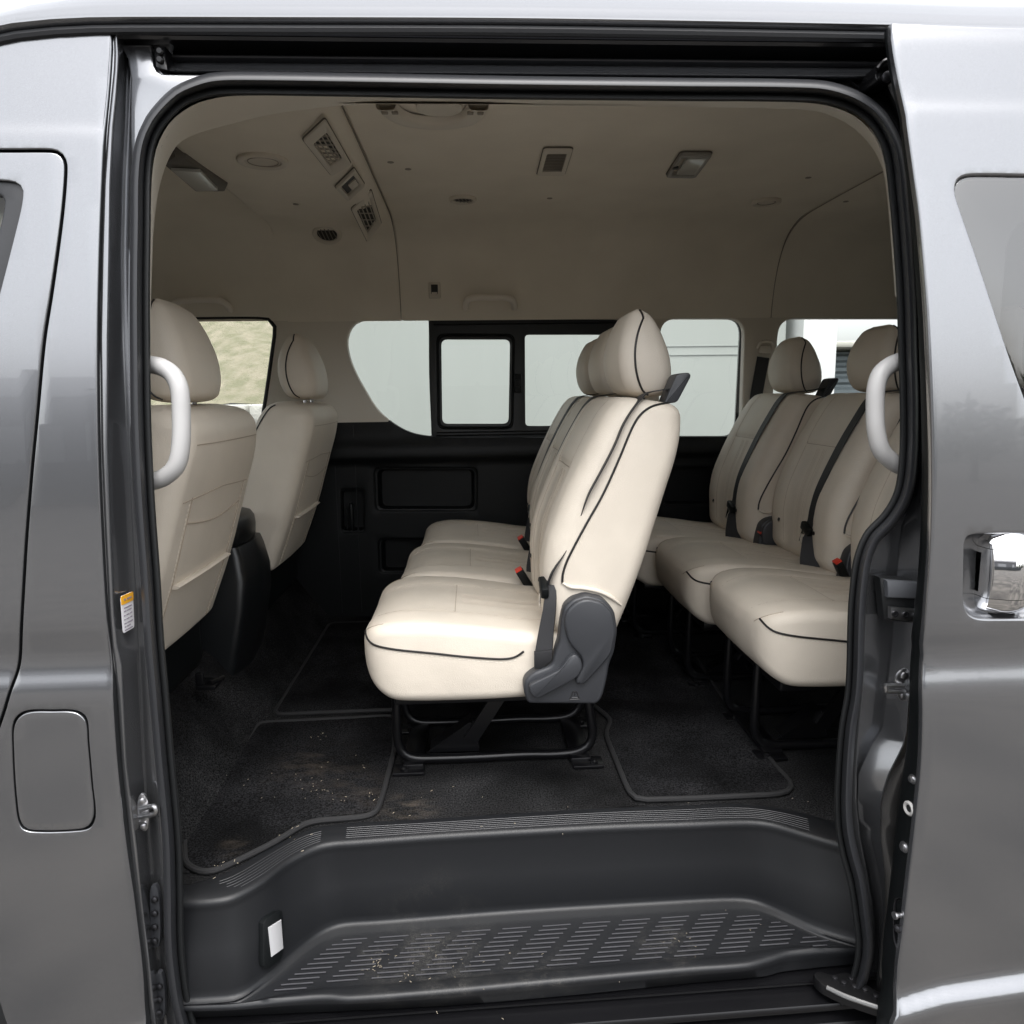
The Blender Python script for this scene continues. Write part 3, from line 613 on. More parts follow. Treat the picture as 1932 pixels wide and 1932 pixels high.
def tile(px, drop_, name, mat, th=.008, rad=.015, hole=None, parent=None):
    far_ = .010 if np.mean([p_[1] for p_ in px]) > 380 else 0
    c_, e1, e2, n, Q2 = on_liner_poly(px, drop_, th, rad); mb = MB()
    P = np.array([c_+e1*a+e2*b for a, b in Q2]); cc = P.mean(0)
    c_ = c_+n*far_; P = P+n*((.004 if drop_ == 0 else .009)+far_); rings = [P-n*.03, P+n*th*.5, cc+(P-cc)*.985+n*th*.85, cc+(P-cc)*.95+n*th]
    if hole is None: rings += [cc+(P-cc)*.5+n*th, cc+(P-cc)*.01+n*th]
    else: rings += [cc+(P-cc)*hole+n*th, cc+(P-cc)*(hole-.02)+n*(th-.002), cc+(P-cc)*(hole-.03)-n*.006]
    mb.grid(rings, False, True); o_ = mb.build(name, mat, parent or VAN, angle=45)
    mb = MB(); mb.tube(cc+(P-cc)*1.012-n*.001, .0018, 6, True); mb.build('painted_shadow_gap', GAPSHADE, o_); return o_, c_, e1, e2, n, np.array(Q2)
def vent(px, drop_, nsl, cross, rad=.014, hole=.72, slat_axis=1, name='air_vent', gpx=None):
    o, c_, e1, e2, n, Q2 = tile(px, drop_, name, TRIM, .005, rad, hole)
    h = Q2*(hole-.02); mb = MB()
    mb.prism([c_+e1*a+e2*b+n*.002 for a, b in h], -n*.004); mb.build('duct_mouth', VENTD, o)
    # slats cut to the mouth
    mb = MB(); lo, hi = h.min(0), h.max(0)
    def clip(line_p, line_d):
        ts = []
        for i in range(len(h)):
            a, b = h[i], h[(i+1) % len(h)]; M = np.array([[line_d[0], -(b-a)[0]], [line_d[1], -(b-a)[1]]])
            if abs(np.linalg.det(M)) < 1e-12: continue
            t, s_ = np.linalg.solve(M, a-line_p)
            if 0 <= s_ <= 1: ts.append(t)
        return (min(ts), max(ts)) if len(ts) >= 2 else None
    ax = np.array([1., 0]) if slat_axis == 0 else np.array([0, 1.]); pr = ax[::-1]
    for k in range(nsl):
        t = (k+.5)/nsl; p0 = pr*(lo+(hi-lo)*t); r_ = clip(p0, ax)
        if r_: A = p0+ax*r_[0]; B = p0+ax*r_[1]; mb.ribbon([c_+e1*A[0]+e2*A[1]+n*.0065, c_+e1*B[0]+e2*B[1]+n*.0065], (e1*pr[0]+e2*pr[1])+n*.8, .005, .0012)
    for k in range(cross):
        t = (k+1)/(cross+1); p0 = ax*(lo+(hi-lo)*t); r_ = clip(p0, pr)
        if r_: A = p0+pr*r_[0]; B = p0+pr*r_[1]; mb.ribbon([c_+e1*A[0]+e2*A[1]+n*.0055, c_+e1*B[0]+e2*B[1]+n*.0055], n, .004, .0012)
    mb.build('grille', principled('vent_slat', (.42, .39, .34), .5), o); return o
D_ = .028
lab(vent([(566, 253), (605, 202), (661, 302), (626, 334)], D_, 4, 7, .014, .62), 'long louvred air vent in the ceiling duct')
lab(vent([(658, 390), (694, 354), (716, 404), (691, 439)], D_, 4, 4, .014, .66), 'short louvred air vent in the ceiling duct')
lab(vent([(1026, 276), (1081, 276), (1065, 327), (1013, 327)], 0, 12, 0, .012, .70, 0), 'rectangular return vent in middle of ceiling')
o, c_, e1, e2, n, Q2 = tile([(630, 350), (663, 303), (685, 335), (655, 378)], D_, 'climate_control', TRIM, .008, .012, .68)
mb = MB(); h = Q2*.64; mb.prism([c_+e1*a+e2*b+n*.006 for a, b in h], -n*.004); mb.build('control_panel', VENTD, o)
mb = MB(); mb.prism([c_+e1*a*.55+e2*b*.55+e1*.01+n*.010 for a, b in h], -n*.004, bev=.001); mb.build('switch', TRIM, o)
def oval(u, v, r_, drop_, label, dark):
    p, n = liner_hit(u, v, drop_); p = p+n*.004; mb = MB()
    mb.lathe([(r_, -.02), (r_, 0), (r_, .003), (r_*.95, .006), (r_*.86, .007), (r_*.72, .0035), (r_*.68, -.004), (r_*.66, -.008)], p, n, 36); o = lab(mb.build('ceiling_nozzle' if dark else 'ceiling_lamp', TRIM, VAN), label)
    mb = MB(); mb.lathe([(r_*.68, 0), (r_*.68, .001)], p-n*.002 if dark else p+n*.0005, n, 28); mb.build('nozzle_mouth' if dark else 'lens', VENTD if dark else TRIM, o)
    if dark:
        mb = MB()
        for k in range(-2, 3): 
            q = k*r_*.26; hh = math.sqrt(max(0, (r_*.66)**2-q*q)); e_ = np.cross(n, (1, 0, 0))
            mb.ribbon([p+np.array([q-.004, 0, 0])+e_*hh*.9+n*.003, p+np.array([q+.004, 0, 0])-e_*hh*.9+n*.003], (1, 0, 0)+n*.5, .004, .001)
        mb.build('louvre', principled('nozzle_slat', (.2, .18, .16), .5), o)
    else:
        mb = MB(); mb.tube([p+r_*.6*np.array([math.cos(q), 0, 0])+r_*.6*math.sin(q)*np.cross(n, (1, 0, 0))+n*.002 for q in np.linspace(0, 2*math.pi, 40)[:-1]], .0015, 6, True); mb.build('lens_ring', TRIMD, o)
oval(496, 301, .062, D_, 'round flush lamp in the ceiling duct near the door', False)
oval(617, 440, .052, .012, 'round air nozzle in the ceiling duct by far wall', True)
oval(873, 374, .044, 0, 'round air nozzle in middle of the headliner', True)
oval(1446, 379, .047, 0, 'round flush lamp at the rear of the headliner', False)
# rear dome lamp
o, c_, e1, e2, n, Q2 = tile([(1284, 284), (1345, 284), (1312, 329), (1256, 328)], 0, 'dome_lamp', principled('grey_lamp_housing', (.27, .26, .24), .5), .009, .016, .78)
mb = MB(); h = Q2*.70; mb.prism([c_+e1*a*.9+e2*b+e1*.008+n*.012 for a, b in h], -n*.006, bev=.002); mb.build('lens', LENS, o)
mb = MB(); mb.box(c_-e1*.035+n*.013, (.014, .018, .006), bev=.002); mb.build('switch', VENTD, o)
# cab map lamp with hood
mb = MB(); pA = [oz(u, v, 2.085) for u, v in [(308, 312), (330, 297), (352, 300), (430, 352), (425, 362), (367, 362), (322, 324)]]
mb.prism(pA, (0, 0, .05), bev=.008); ml = lab(mb.build('map_lamp', principled('grey_lamp_hood', (.14, .13, .115), .6), VAN), 'lamp with grey hood on the cab ceiling')
mb = MB(); pA = [oz(u, v, 2.075) for u, v in [(323, 323), (378, 325), (412, 360), (370, 361)]]; mb.prism(pA, (0, 0, .008), bev=.003); mb.build('lens', LENS, ml)
# tray and handle on the near roof edge
mb = MB(); TP = [(-.190, .415), (-.175, .47), (-.145, .515), (-.09, .54), (-.04, .54), (.015, .515), (.040, .47), (.052, .415)]
tr = rs(TP, 40); tc_ = np.array([-.07, .40])
rows = []
for sc_, zz in ((1.0, 2.125), (1.0, 2.112), (.97, 2.106), (.9, 2.104), (.70, 2.104), (.66, 2.107), (.62, 2.118)):
    q = tc_+(tr-tc_)*sc_; rows.append([(a, b, zz) for a, b in q])
mb.grid(rows); ho = lab(mb.build('roof_console', TRIM, VAN, angle=60), 'curved beige moulding on the headliner above the door')
mb = MB(); mb.lathe([(.05, 0), (.05, -.004), (.042, -.007), (.035, -.006)], (-.055, .43, 2.118), (0, 0, 1), 28); mb.build('lamp_ring', TRIM, ho)
mb = MB(); [mb.box((x, .425, 2.103), (.014, .012, .005), bev=.002) for x in (-.172, -.15, .012, .034)]; mb.pieces('clip', TRIMD, ho)
# small plugs
mb = MB()
for u, v in [(737, 306), (1037, 374), (1596, 380), (558, 385), (1525, 335), (770, 319)]:
    p, n = liner_hit(u, v, D_ if u < 640 else 0); mb.lathe([(.009, -.001), (.009, .001), (.006, .002)], p, n, 14)
mb.pieces('ceiling_plug', TRIMD, VAN)

# ------------------------------------------------------------------ far side wall
YW = 1.70
def wpts(L_, y=YW): return [(p[0], p[2]) for p in [oy(u, v, y) for u, v in L_]]
zB = oy(660, 796, YW)[2]-.002                       # beige above, black below
W0 = rs(wpts([(-60, 612), (100, 600), (380, 598), (505, 598), (519, 604), (524, 618), (522, 640), (500, 790), (494, 805), (470, 812), (200, 815), (-60, 820)]), 80, True)
W1 = rs(wpts([(652, 650), (656, 625), (668, 608), (692, 600), (760, 598), (1165, 599), (1185, 607), (1196, 625), (1197, 700), (1192, 795), (1180, 815), (1160, 826), (900, 827), (815, 826), (765, 815), (715, 780), (685, 735), (662, 690)]), 120, True)
W2 = rpoly(wpts([(1244, 598), (1409, 598), (1401, 826), (1240, 826)]), .075, 8)
W3 = rpoly(wpts([(1468, 598), (1800, 598), (1800, 826), (1450, 826)]), .075, 8)
holes = [W0, W1, W2, W3]
WALLX0, WALLX1 = -1.75, 2.75
pock = [rpoly(wpts([(704, 880), (902, 880), (902, 966), (707, 966)]), .03), rpoly(wpts([(641, 920), (689, 920), (689, 1007), (643, 1007)]), .02),
        rpoly(wpts([(712, 1014), (900, 1014), (900, 1082), (714, 1082)]), .025), rpoly(wpts([(1252, 878), (1356, 878), (1356, 956), (1250, 956)]), .025), rpoly(wpts([(1440, 878), (1700, 878), (1700, 956), (1440, 956)]), .025)]
def Yfar(x, z):
    d = zB-z                                        # armrest ledge then panel set back
    y = YW-.022*sig((d-.085)/.012)*(1 if z < zB else 0)
    y = y+.020*sig((d-.155)/.004)
    return y
mb = MB()
outl = [(WALLX0, .55), (WALLX1, .55), (WALLX1, 1.83), (WALLX0, 1.83)]
plate(mb, [(WALLX0, zB), (WALLX1, zB), (WALLX1, 1.82), (WALLX0, 1.82)], [], lambda x, z: YW, 9, 9, lip=0) if False else None
# beige upper trim and black lower trim cut from one wall
mbt = MB(); plate(mbt, outl, holes+pock, Yfar, .05, .012, lip=0, hl=.035, rad=.006, mi=0, zsplit=zB, zmi=1)
up_ = MB(); lo_ = MB()
for f, m_ in zip(mbt.f, mbt.m): (up_ if m_ == 0 else lo_).f.append(f)
up_.v = mbt.v; lo_.v = mbt.v; up_.m = [0]*len(up_.f); lo_.m = [0]*len(lo_.f)
def strip(o):
    bm = bmesh.new(); bm.from_mesh(o.data); bmesh.ops.delete(bm, geom=[v for v in bm.verts if not v.link_faces], context='VERTS'); bm.to_mesh(o.data); bm.free(); return o
strip(up_.build('window_trim', TRIM, VAN, angle=50)); ST = strip(lo_.build('side_trim', PLASTIC, VAN, angle=50))
for i, pk in enumerate(pock):
    pc = pk.mean(0); rows = []
    for s_, dd in ((1.0, 0.0), (.985, .006), (.965, .009), (.94, .009), (.93, .0095), (.92, .012), (.905, .045), (.87, .055), (.5, .056), (0, .056)):
        rows.append([(pc[0]+(p[0]-pc[0])*s_, YW+dd-.004, pc[1]+(p[1]-pc[1])*(s_ if s_ > .955 else s_-.06*(s_ > 0))) for p in pk])
    mb = MB(); mb.grid(rows, False, True); mb.build('pocket', PLASTIC, ST, angle=50)
mb = MB(); p = oy(664, 975, YW-.0); mb.box(p, (.012, .03, .11), bev=.004); mb.tube([p+np.array([-.02, -.002, .04]), p+np.array([-.02, -.002, -.05])], .004, 8); mb.build('latch_lever', PLASTIC, ST)
# door gap lines in the lower trim
mb = MB()
for x in (-.55, -.47): mb.tube([(x, YW-.001, z) for z in np.linspace(.62, zB-.01, 5)], .002, 6)
mb.pieces('trim_gap', RUBBERD, ST)
# glass and frames
def pane(name, outline, y, mat, parent, th=.004):
    mb = MB(); plate(mb, outline, [], lambda x, z: y, 9, 9, lip=th, rad=.001); return mb.build(name, mat, parent, smooth=False)
def grow(P, k): P = np.asarray(P); c_ = P.mean(0); return c_+(P-c_)*k
WN = []
for nm, W_, lb in (('window', W0, 'cab window on the far side over a grassy bank'), ('window', W2, 'fixed rear window with rounded corners'), ('window', W3, 'rearmost side window overlooking a grey shutter')):
    mb = MB(); plate(mb, grow(W_, 1.03), [grow(W_, .985)], lambda x, z: YW+.036, .05, .05, lip=.01, rad=.002); wf = lab(mb.build(nm, RUBBERD, VAN), lb)
    pane('pane', grow(W_, 1.02), YW+.05, GLASS, wf)
    mb = MB(); rr_ = .009 if W_ is W0 else .003; mb.tube([(a, YW+.006, b) for a, b in grow(W_, .982 if W_ is W0 else .992)], rr_, 8, True); mb.build('seal', RUBBERD, wf)
YG = YW+.045
mb = MB()
fo = grow(W1, 1.02)
lp = rs(wpts([(646, 650), (650, 622), (664, 602), (690, 595), (760, 594), (809, 594), (811, 710), (814, 832), (765, 822), (712, 786), (680, 738), (657, 692)], YG), 70, True)
plate(mb, fo, [grow(lp, .99)], lambda x, z: YG, .06, .06, lip=.012, rad=.003) if False else None
big = wpts([(655, 590), (1205, 590), (1205, 835), (655, 835)], YG)
cl = rs(wpts([(651, 650), (655, 624), (667, 606), (691, 599), (740, 598), (770, 598), (808, 599), (810, 610), (811, 710), (815, 815), (814, 825), (800, 825), (764, 814), (714, 780), (684, 734), (661, 690)], YG), 80, True)
s1 = rpoly(wpts([(831, 639), (964, 639), (961, 801), (833, 801)], YG), .028, 6)
s2 = rpoly(wpts([(989, 630), (1182, 630), (1178, 805), (990, 805)], YG), .02, 6)
plate(mb, big, [cl, s1, s2], lambda x, z: YG, .06, .06, lip=.012, rad=.003)
w1 = lab(mb.build('window', principled('slider_frame_black', (.010, .012, .013), .45), VAN), 'large middle window with a sliding pane in black frame')
mb = MB()
for q in (s1, ):
    mb.tube([(a, YG-.004, b) for a, b in grow(q, 1.055)], .005, 8, True)
    mb.tube([(a, YG-.002, b) for a, b in grow(q, 1.10)], .003, 8, True)
za, zb_ = oy(900, 612, YG)[2], oy(900, 815, YG)[2]
for z in (za, zb_, zb_-.012): mb.tube([(x, YG-.003, z) for x in (oy(818, 612, YG)[0], oy(1185, 612, YG)[0])], .003, 6)
p = oy(977, 723, YG-.008); mb.box(p, (.03, .016, .075), bev=.005); mb.box(p+np.array([0, -.008, .0]), (.018, .012, .03), bev=.003)
mb.pieces('slider_rail', PLASTIC, w1)
pane('pane', big, YG+.008, GLASS, w1)
# outer skin of the far side, floor pan, ends (light-tight shell round the cabin)
mb = MB(); plate(mb, [(-1.95, .3), (2.85, .3), (2.85, 2.1), (-1.95, 2.1)], [grow(h_, 1.03) for h_ in holes], lambda x, z: YW+.11-.05*max(0, z-1.2), .2, .2, lip=.01); mb.build('outer_side_panel', PAINT, VAN)
mb = MB(); mb.box((2.85, .85, .8), (.05, 1.8, 1.1), bev=.01); mb.box((2.85, .85, 2.0), (.05, 1.8, .35), bev=.01)
for y in (0, 1.72): mb.box((2.85, y, 1.6), (.05, .16, .9), bev=.01)
mb.build('tailgate', PAINT, VAN)
mb = MB(); mb.box((2.85, .85, 1.58), (.006, 1.6, .5)); mb.build('rear_window', GLASS, VAN)
mb = MB(); mb.box((-2.0, .85, .85), (.08, 1.8, .95), bev=.02); mb.box((-1.75, .85, 1.22), (.5, 1.65, .2), bev=.06); mb.build('dashboard', PLASTIC, VAN)
wsr = np.array([[(-2.02, y, 1.32), (-1.72, y, 1.9)] for y in np.linspace(.02, 1.7, 6)]); mb = MB(); mb.grid(wsr); mb.build('windscreen', GLASS, VAN)
mb = MB(); mb.box((.4, 1.0, .52), (4.8, 1.4, .06)); mb.build('floor_pan', STEEL, VAN)
# near side wall inside, behind the sliding door: rear quarter with window opening
mb = MB(); plate(mb, [(.80, .56), (2.8, .56), (2.8, 2.05), (.80, 2.05)], [rrect(.95, 1.75, 1.34, 1.8, .06), rrect(1.95, 2.65, 1.34, 1.8, .06)], lambda x, z: .02, .3, .3, lip=.02); mb.build('side_trim', TRIM, VAN)
mb = MB(); plate(mb, [(-1.9, .56), (-.60, .56), (-.60, 2.05), (-1.9, 2.05)], [rrect(-1.8, -.86, 1.36, 1.80, .06)], lambda x, z: .0, .3, .3, lip=.02); mb.build('side_trim', TRIM, VAN)
mb = MB(); mb.box((2.4, Yb(1.2), 1.2), (.85, .02, 1.75), bev=.006); mb.build('rear_quarter_panel', PAINT, VAN)

# grab handles
def tubehandle(path, r, name, mat, label, sy=1.0):
    P = rs(path, 40); mb = MB(); mb.tube(P, r, 14, sy=sy); return lab(mb.build(name, mat, VAN, angle=80), label)
hl = [onbody(u, v, o_) for u, v, o_ in [(262, 684, .075), (284, 688, .07), (306, 693, .062), (326, 707, .058), (338, 732, .056), (342, 778, .056), (341, 840, .056), (333, 878, .058), (312, 899, .064), (290, 908, .07), (266, 912, .075)]]
tubehandle(hl, .0145, 'grab_handle', HANDLE, 'light grey grab handle on the front door pillar')
hr_ = [onbody(u, v, o_) for u, v, o_ in [(1720, 672, .075), (1699, 681, .07), (1678, 690, .062), (1661, 706, .058), (1653, 732, .056), (1651, 770, .056), (1653, 812, .056), (1662, 848, .058), (1680, 868, .064), (1700, 880, .07), (1722, 886, .075)]]
tubehandle(hr_, .0150, 'grab_handle', HANDLE, 'light grey grab handle on the rear door pillar')
def ceilhandle(px, label):
    out = []
    for u, v, d in px:
        p, n = liner_hit(u, v); out.append(p+n*(d*1.25+.012))
    tubehandle(out, .0125, 'assist_handle', CLIPB, label, 1.0)
ceilhandle([(879, 582, -.002), (879, 572, .012), (884, 562, .028), (900, 558, .034), (925, 558, .034), (948, 558, .034), (963, 562, .028), (969, 572, .012), (970, 582, -.002)], 'beige assist handle above the sliding window')
ceilhandle([(330, 586, -.002), (334, 574, .015), (345, 564, .03), (370, 562, .034), (400, 562, .034), (422, 565, .032), (433, 573, .018), (437, 586, -.002)], 'beige assist handle above the cab window')
p, n = liner_hit(820, 547); mb = MB(); mb.box(p+n*.004, (.046, .014, .062), bev=.005); ck = mb.build('coat_hook', TRIM, VAN)
mb = MB(); mb.box(p+n*.012+np.array([0, 0, .004]), (.026, .004, .036), bev=.002); mb.build('hook_recess', VENTD, ck); mb = MB(); mb.box(p+n*.016-np.array([0, 0, .012]), (.022, .006, .012), bev=.002); mb.build('hook', TRIM, ck)
# pillar belt beside the rear far seat
mb = MB(); pc = oy(1443, 660, YW-.02); mb.box(pc, (.05, .03, .035), bev=.01); mb.tube(rs([pc+np.array([-.03, 0, .005]), pc+np.array([-.02, -.01, .03]), pc+np.array([.02, -.01, .03]), pc+np.array([.035, 0, .005]), pc+np.array([.03, 0, -.02])], 12), .006, 8)
ba = mb.build('belt_anchor', TRIM, VAN)
mb = MB(); mb.ribbon([oy(1440, 674, YW-.02), oy(1428, 740, YW-.018), oy(1418, 800, YW-.02), oy(1412, 860, YW-.03)], (1, 0, 0), .05, .002); mb.build('belt_webbing', WEB, ba)

# ------------------------------------------------------------------ floor, riser to the cab, step
C1 = [(330, 1672), (362, 1668), (410, 1653), (445, 1638), (513, 1598), (581, 1566), (620, 1558), (660, 1553), (812, 1545), (1086, 1528), (1302, 1519), (1374, 1516), (1443, 1521), (1511, 1533), (1576, 1552), (1610, 1562)]
C2 = [(330, 1709), (347, 1707), (410, 1702), (441, 1695), (496, 1665), (547, 1627), (598, 1601), (630, 1594), (660, 1592), (812, 1581), (983, 1571), (1154, 1562), (1302, 1557), (1374, 1554), (1426, 1554), (1460, 1559), (1511, 1574), (1576, 1593), (1620, 1604)]
C3 = [(345, 1892), (400, 1889), (451, 1882), (496, 1851), (547, 1808), (598, 1768), (632, 1752), (660, 1747), (710, 1744), (983, 1723), (1302, 1704), (1374, 1701), (1408, 1702), (1436, 1708), (1477, 1726), (1545, 1757), (1610, 1778), (1640, 1786)]
C5 = [(345, 1897), (400, 1896), (451, 1894), (547, 1884), (615, 1879), (660, 1882), (847, 1868), (1052, 1849), (1302, 1827), (1408, 1819), (1450, 1808), (1494, 1796), (1614, 1788), (1640, 1789)]
C6 = [(345, 1921), (400, 1919), (547, 1912), (641, 1908), (847, 1897), (1052, 1880), (1302, 1855), (1443, 1842), (1477, 1833), (1614, 1819), (1640, 1818)]
ZF, ZP, ZT = .600, .592, .42
def zc(C, z, n=110): return rs([oz(u, v, z) for u, v in C], n)
c1, c2, c3, c5 = zc(C1, ZF), zc(C2, ZP), zc(C3, ZT), zc(C5, ZT-.002); c6 = rs([oz(u, v, .375) for u, v in C6], 110)
def mixr(a, b, t, dz=0): q = a*(1-t)+b*t; q = q.copy(); q[:, 2] += dz; return q
# scuff plate edge, riser and tread lofted through the measured edges
nrm = np.array([0, -1., 0])
def sh(c_, dy, dz): q = c_.copy(); q[:, 1] += dy; q[:, 2] += dz; return q
rows = [sh(c1, 0, .0), mixr(c1, c2, .12, .002), mixr(c1, c2, .5, .003), mixr(c1, c2, .86, .003), sh(c2, .003, .0005), sh(c2, .0, -.004), sh(c2, .0005, -.011), sh(mixr(c2, c3, .10), .004, -.004), mixr(c2, c3, .5), mixr(c2, c3, .88), sh(c3, .006, .006), sh(c3, .002, .0015), sh(c3, -.004, -.0005)]
# tread falls into a shallow tray, then the outer lip
rows += [mixr(c3, c5, .08, -.004), mixr(c3, c5, .12, -.006)]+[mixr(c3, c5, t, -.007) for t in (.3, .5, .7, .80)]+[mixr(c3, c5, .835, -.005), mixr(c3, c5, .86, -.001), mixr(c3, c5, .95, .0005), sh(c5, .003, .0), sh(c5, -.001, -.003), sh(c5, -.003, -.009), mixr(c5, c6, .5), c6, sh(c6, .02, -.002)]
mb = MB(); mb.grid(rows); STP = lab(mb.build('entry_step', STEP, VAN, angle=70), 'dusty charcoal plastic entry step with ribbed tread')
# fine grooves along the scuff plate
mb = MB()
for k in range(6):
    t = .30+k*.095; q = mixr(c1, c2, t, .0035); i0, i1 = (14, 33) if True else (0, 0)
    q2 = q[(q[:, 0] > -.50+.008*k) & (q[:, 0] < -.33)]; mb.tube(q2, .0006, 4)
    q2 = q[(q[:, 0] > -.29) & (q[:, 0] < .70-.003*k)]; mb.tube(q2, .0006, 4)
mb.build('scuff_ribs', principled('scuff_rib_plastic', (.04, .04, .043), .45), STP)
# tread pattern: slanted bands of short ribs
poly = np.vstack([mixr(c3, c5, .17)[:, :2], mixr(c3, c5, .80)[::-1, :2]])
mb = MB()
def tz(): return ZT-.0055
# rib ends measured on the tread: band tops start 1024..1075 at v 1745 and shift left towards the lip
pA, pB, pC = oz(1024, 1748, tz()), oz(950, 1828, tz()), oz(1099, 1741, tz())
dshift = (pB-pA)/9; dband = np.array([pC[0]-pA[0], 0, 0]); rl = oz(1077, 1745, tz())[0]-pA[0]
ydir = (oz(1302, 1704, tz())-oz(710, 1744, tz())); ydir = ydir/abs(ydir[0]); 
for bnd in range(-9, 9):
    for k in range(-4, 14):
        s0 = pA+dband*bnd+np.array([0, ydir[1]*dband[0]*bnd, 0])+dshift*k; s1_ = s0+np.array([rl, ydir[1]*rl, 0])
        pts = np.array([s0[:2]*(1-t)+s1_[:2]*t for t in np.linspace(0, 1, 7)]); ok = inside(pts, poly)
        if ok.sum() < 3: continue
        pts = pts[ok]; mb.ribbon([(a, b, tz()+.0006) for a, b in (pts[0], pts[-1])], (0, 1, 0), .0016, .0016)
mb.build('tread_ribs', RIB, STP)
# courtesy lamp in the riser at the left
_A, _B, _C = oz(510, 1657, .592), oz(510, 1840, .425), oz(545, 1629, .592); _n = np.cross(_B-_A, _C-_A); _n /= np.linalg.norm(_n)
def riser_pt(u, v): r = ray(u, v); return CAM+r*(((_A-CAM)@_n)/(r@_n))
lc = [riser_pt(u, v) for u, v in [(493, 1742), (499, 1733), (518, 1719), (528, 1718), (530, 1726), (530, 1800), (524, 1812), (503, 1826), (495, 1824), (493, 1812)]]
lc = np.array(lc); nrm_ = _n; nrm_ = nrm_ if nrm_@(CAM-lc[0]) > 0 else -nrm_
mb = MB(); mb.prism(lc+nrm_*.006, -nrm_*.012, bev=.002); SL = mb.build('step_lamp', PLASTIC, STP)
lc2 = np.array([riser_pt(u, v) for u, v in [(501, 1749), (525, 1734), (529, 1788), (507, 1804)]])
mb = MB(); lc3 = lc2.mean(0)+(lc2-lc2.mean(0))*1.0; mb.prism(lc3+nrm_*.0085, -nrm_*.006, bev=.0015); mb.build('step_lamp_lens', principled('white_lens', (.42, .42, .43), .2), STP)
# rails under the step
SP = [(.16, .37), (-.070, .37), (-.070, .372), (-.060, .366), (-.062, .360), (-.108, .358), (-.112, .352), (-.110, .345), (-.104, .343), (-.070, .342), (-.070, .333), (-.075, .330), (-.118, .327), (-.122, .321), (-.119, .315), (-.108, .313), (-.105, .309), (-.128, .305), (-.138, .298), (-.141, .285), (-.140, .22)]
mb = MB(); xs_ = np.linspace(-.56, .80, 24)
mb.grid([[(x, y-.0+.022*(x-.1), z-.002) for y, z in SP[:16]] for x in xs_]); mb.build('lower_track', STEEL, VAN, angle=50)
mb = MB(); mb.grid([[(x, y+.022*(x-.1), z-.002) for y, z in SP[15:]] for x in xs_]); mb.build('rocker_panel', PAINT, VAN, angle=60)
# carpet floor
cs = rs([oz(u, v, ZF) for u, v in C1], 60)
fl = np.vstack([cs[:, :2]+np.array([0, .0]), [(1.0, .08), (2.8, .08), (2.8, 1.76), (-.62, 1.76), (-.62, .0)]])
class _F: pass
mb = MB()
lp_ = fl; V = [Vector(p) for p in lp_]; G = [Vector((x, y)) for x in np.arange(-.55, 2.8, .12) for y in np.arange(.2, 1.7, .12)]
r_ = delaunay_2d_cdt(V+G, [(i, (i+1) % len(V)) for i in range(len(V))], [], 0, 1e-6)
C_ = np.array([tuple(p) for p in r_[0]]); k = inside(np.array([C_[list(t)].mean(0) for t in r_[2]]), lp_)
mb.add([(p[0], p[1], ZF) for p in C_], [t for t, kk in zip(r_[2], k) if kk]); CP = mb.build('carpet', CARPET, VAN)
# carpeted riser up to the cab floor
RP = [(-.56, .602), (-.59, .604), (-.612, .615), (-.64, .65), (-.70, .74), (-.735, .785), (-.765, .805), (-.82, .812), (-1.9, .812)]
rp = rs(RP, 40); ys_ = np.linspace(.03, 1.72, 50)
mb = MB(); mb.grid([[(x+.012*math.sin(y*7)*min(1, max(0, (z-.61)*8)), y, z+.004*math.sin(y*11+x*9)*(z > .65)) for x, z in rp] for y in ys_]); lab(mb.build('carpet_riser', CARPET, VAN), 'black carpet rising to the cab floor')

# ------------------------------------------------------------------ latches, strikers, bolts on the jambs
def striker(pts_plate, off, loop, label, flip=1):
    P = [onbody(u, v, off) for u, v in pts_plate]; mb = MB(); mb.prism(rs(np.array(P), 30, True), (0, .004, 0), bev=.001)
    cen = np.mean(P, 0)
    o = lab(mb.build('striker', ZINC, VAN), label); mb = MB(); mb.tube(rs(loop, 24), .0042, 10); mb.build('striker_loop', ZINC, o)
    return o
lp_l = [jl_pt(u, v, d) for u, v, d in [(272, 1553, .004), (284, 1552, .012), (294, 1551, .024)]]
b0 = jl_pt(268, 1553, .006)
def sloop(u0, v0, u1, v1, o0, o1, h=14):
    return [onbody(u0, v0-h*.45, o0), onbody(u1-3, v1-h*.5, o1), onbody(u1+2, v1-h*.2, o1-.003), onbody(u1, v1+h*.45, o1), onbody(u0, v0+h*.6, o0)]
striker([(262, 1502), (268, 1497), (275, 1503), (280, 1518), (281, 1545), (277, 1566), (271, 1569), (264, 1560), (260, 1540), (259, 1518)], .030, sloop(264, 1533, 293, 1528, .03, .012), 'zinc latch striker on the front door pillar')
mb = MB()
for u, v in [(268, 1511), (271, 1559)]: mb.lathe([(.005, 0), (.005, .003), (.003, .004)], onbody(u, v, .028), (0, -1, 0), 12)
mb.pieces('striker_bolt', ZINC, VAN)
striker([(1703, 1263), (1712, 1262), (1718, 1275), (1720, 1300), (1716, 1320), (1707, 1326), (1698, 1318), (1690, 1295), (1692, 1275)], .026, sloop(1705, 1298, 1671, 1299, .022, .0, 10), 'zinc latch striker on the rear door pillar')
mb = MB()
for u, v in [(1707, 1275), (1706, 1313)]: mb.lathe([(.007, 0), (.007, .003), (.004, .0045)], onbody(u, v, .024), (0, -1, 0), 14)
mb.pieces('striker_bolt', ZINC, VAN)
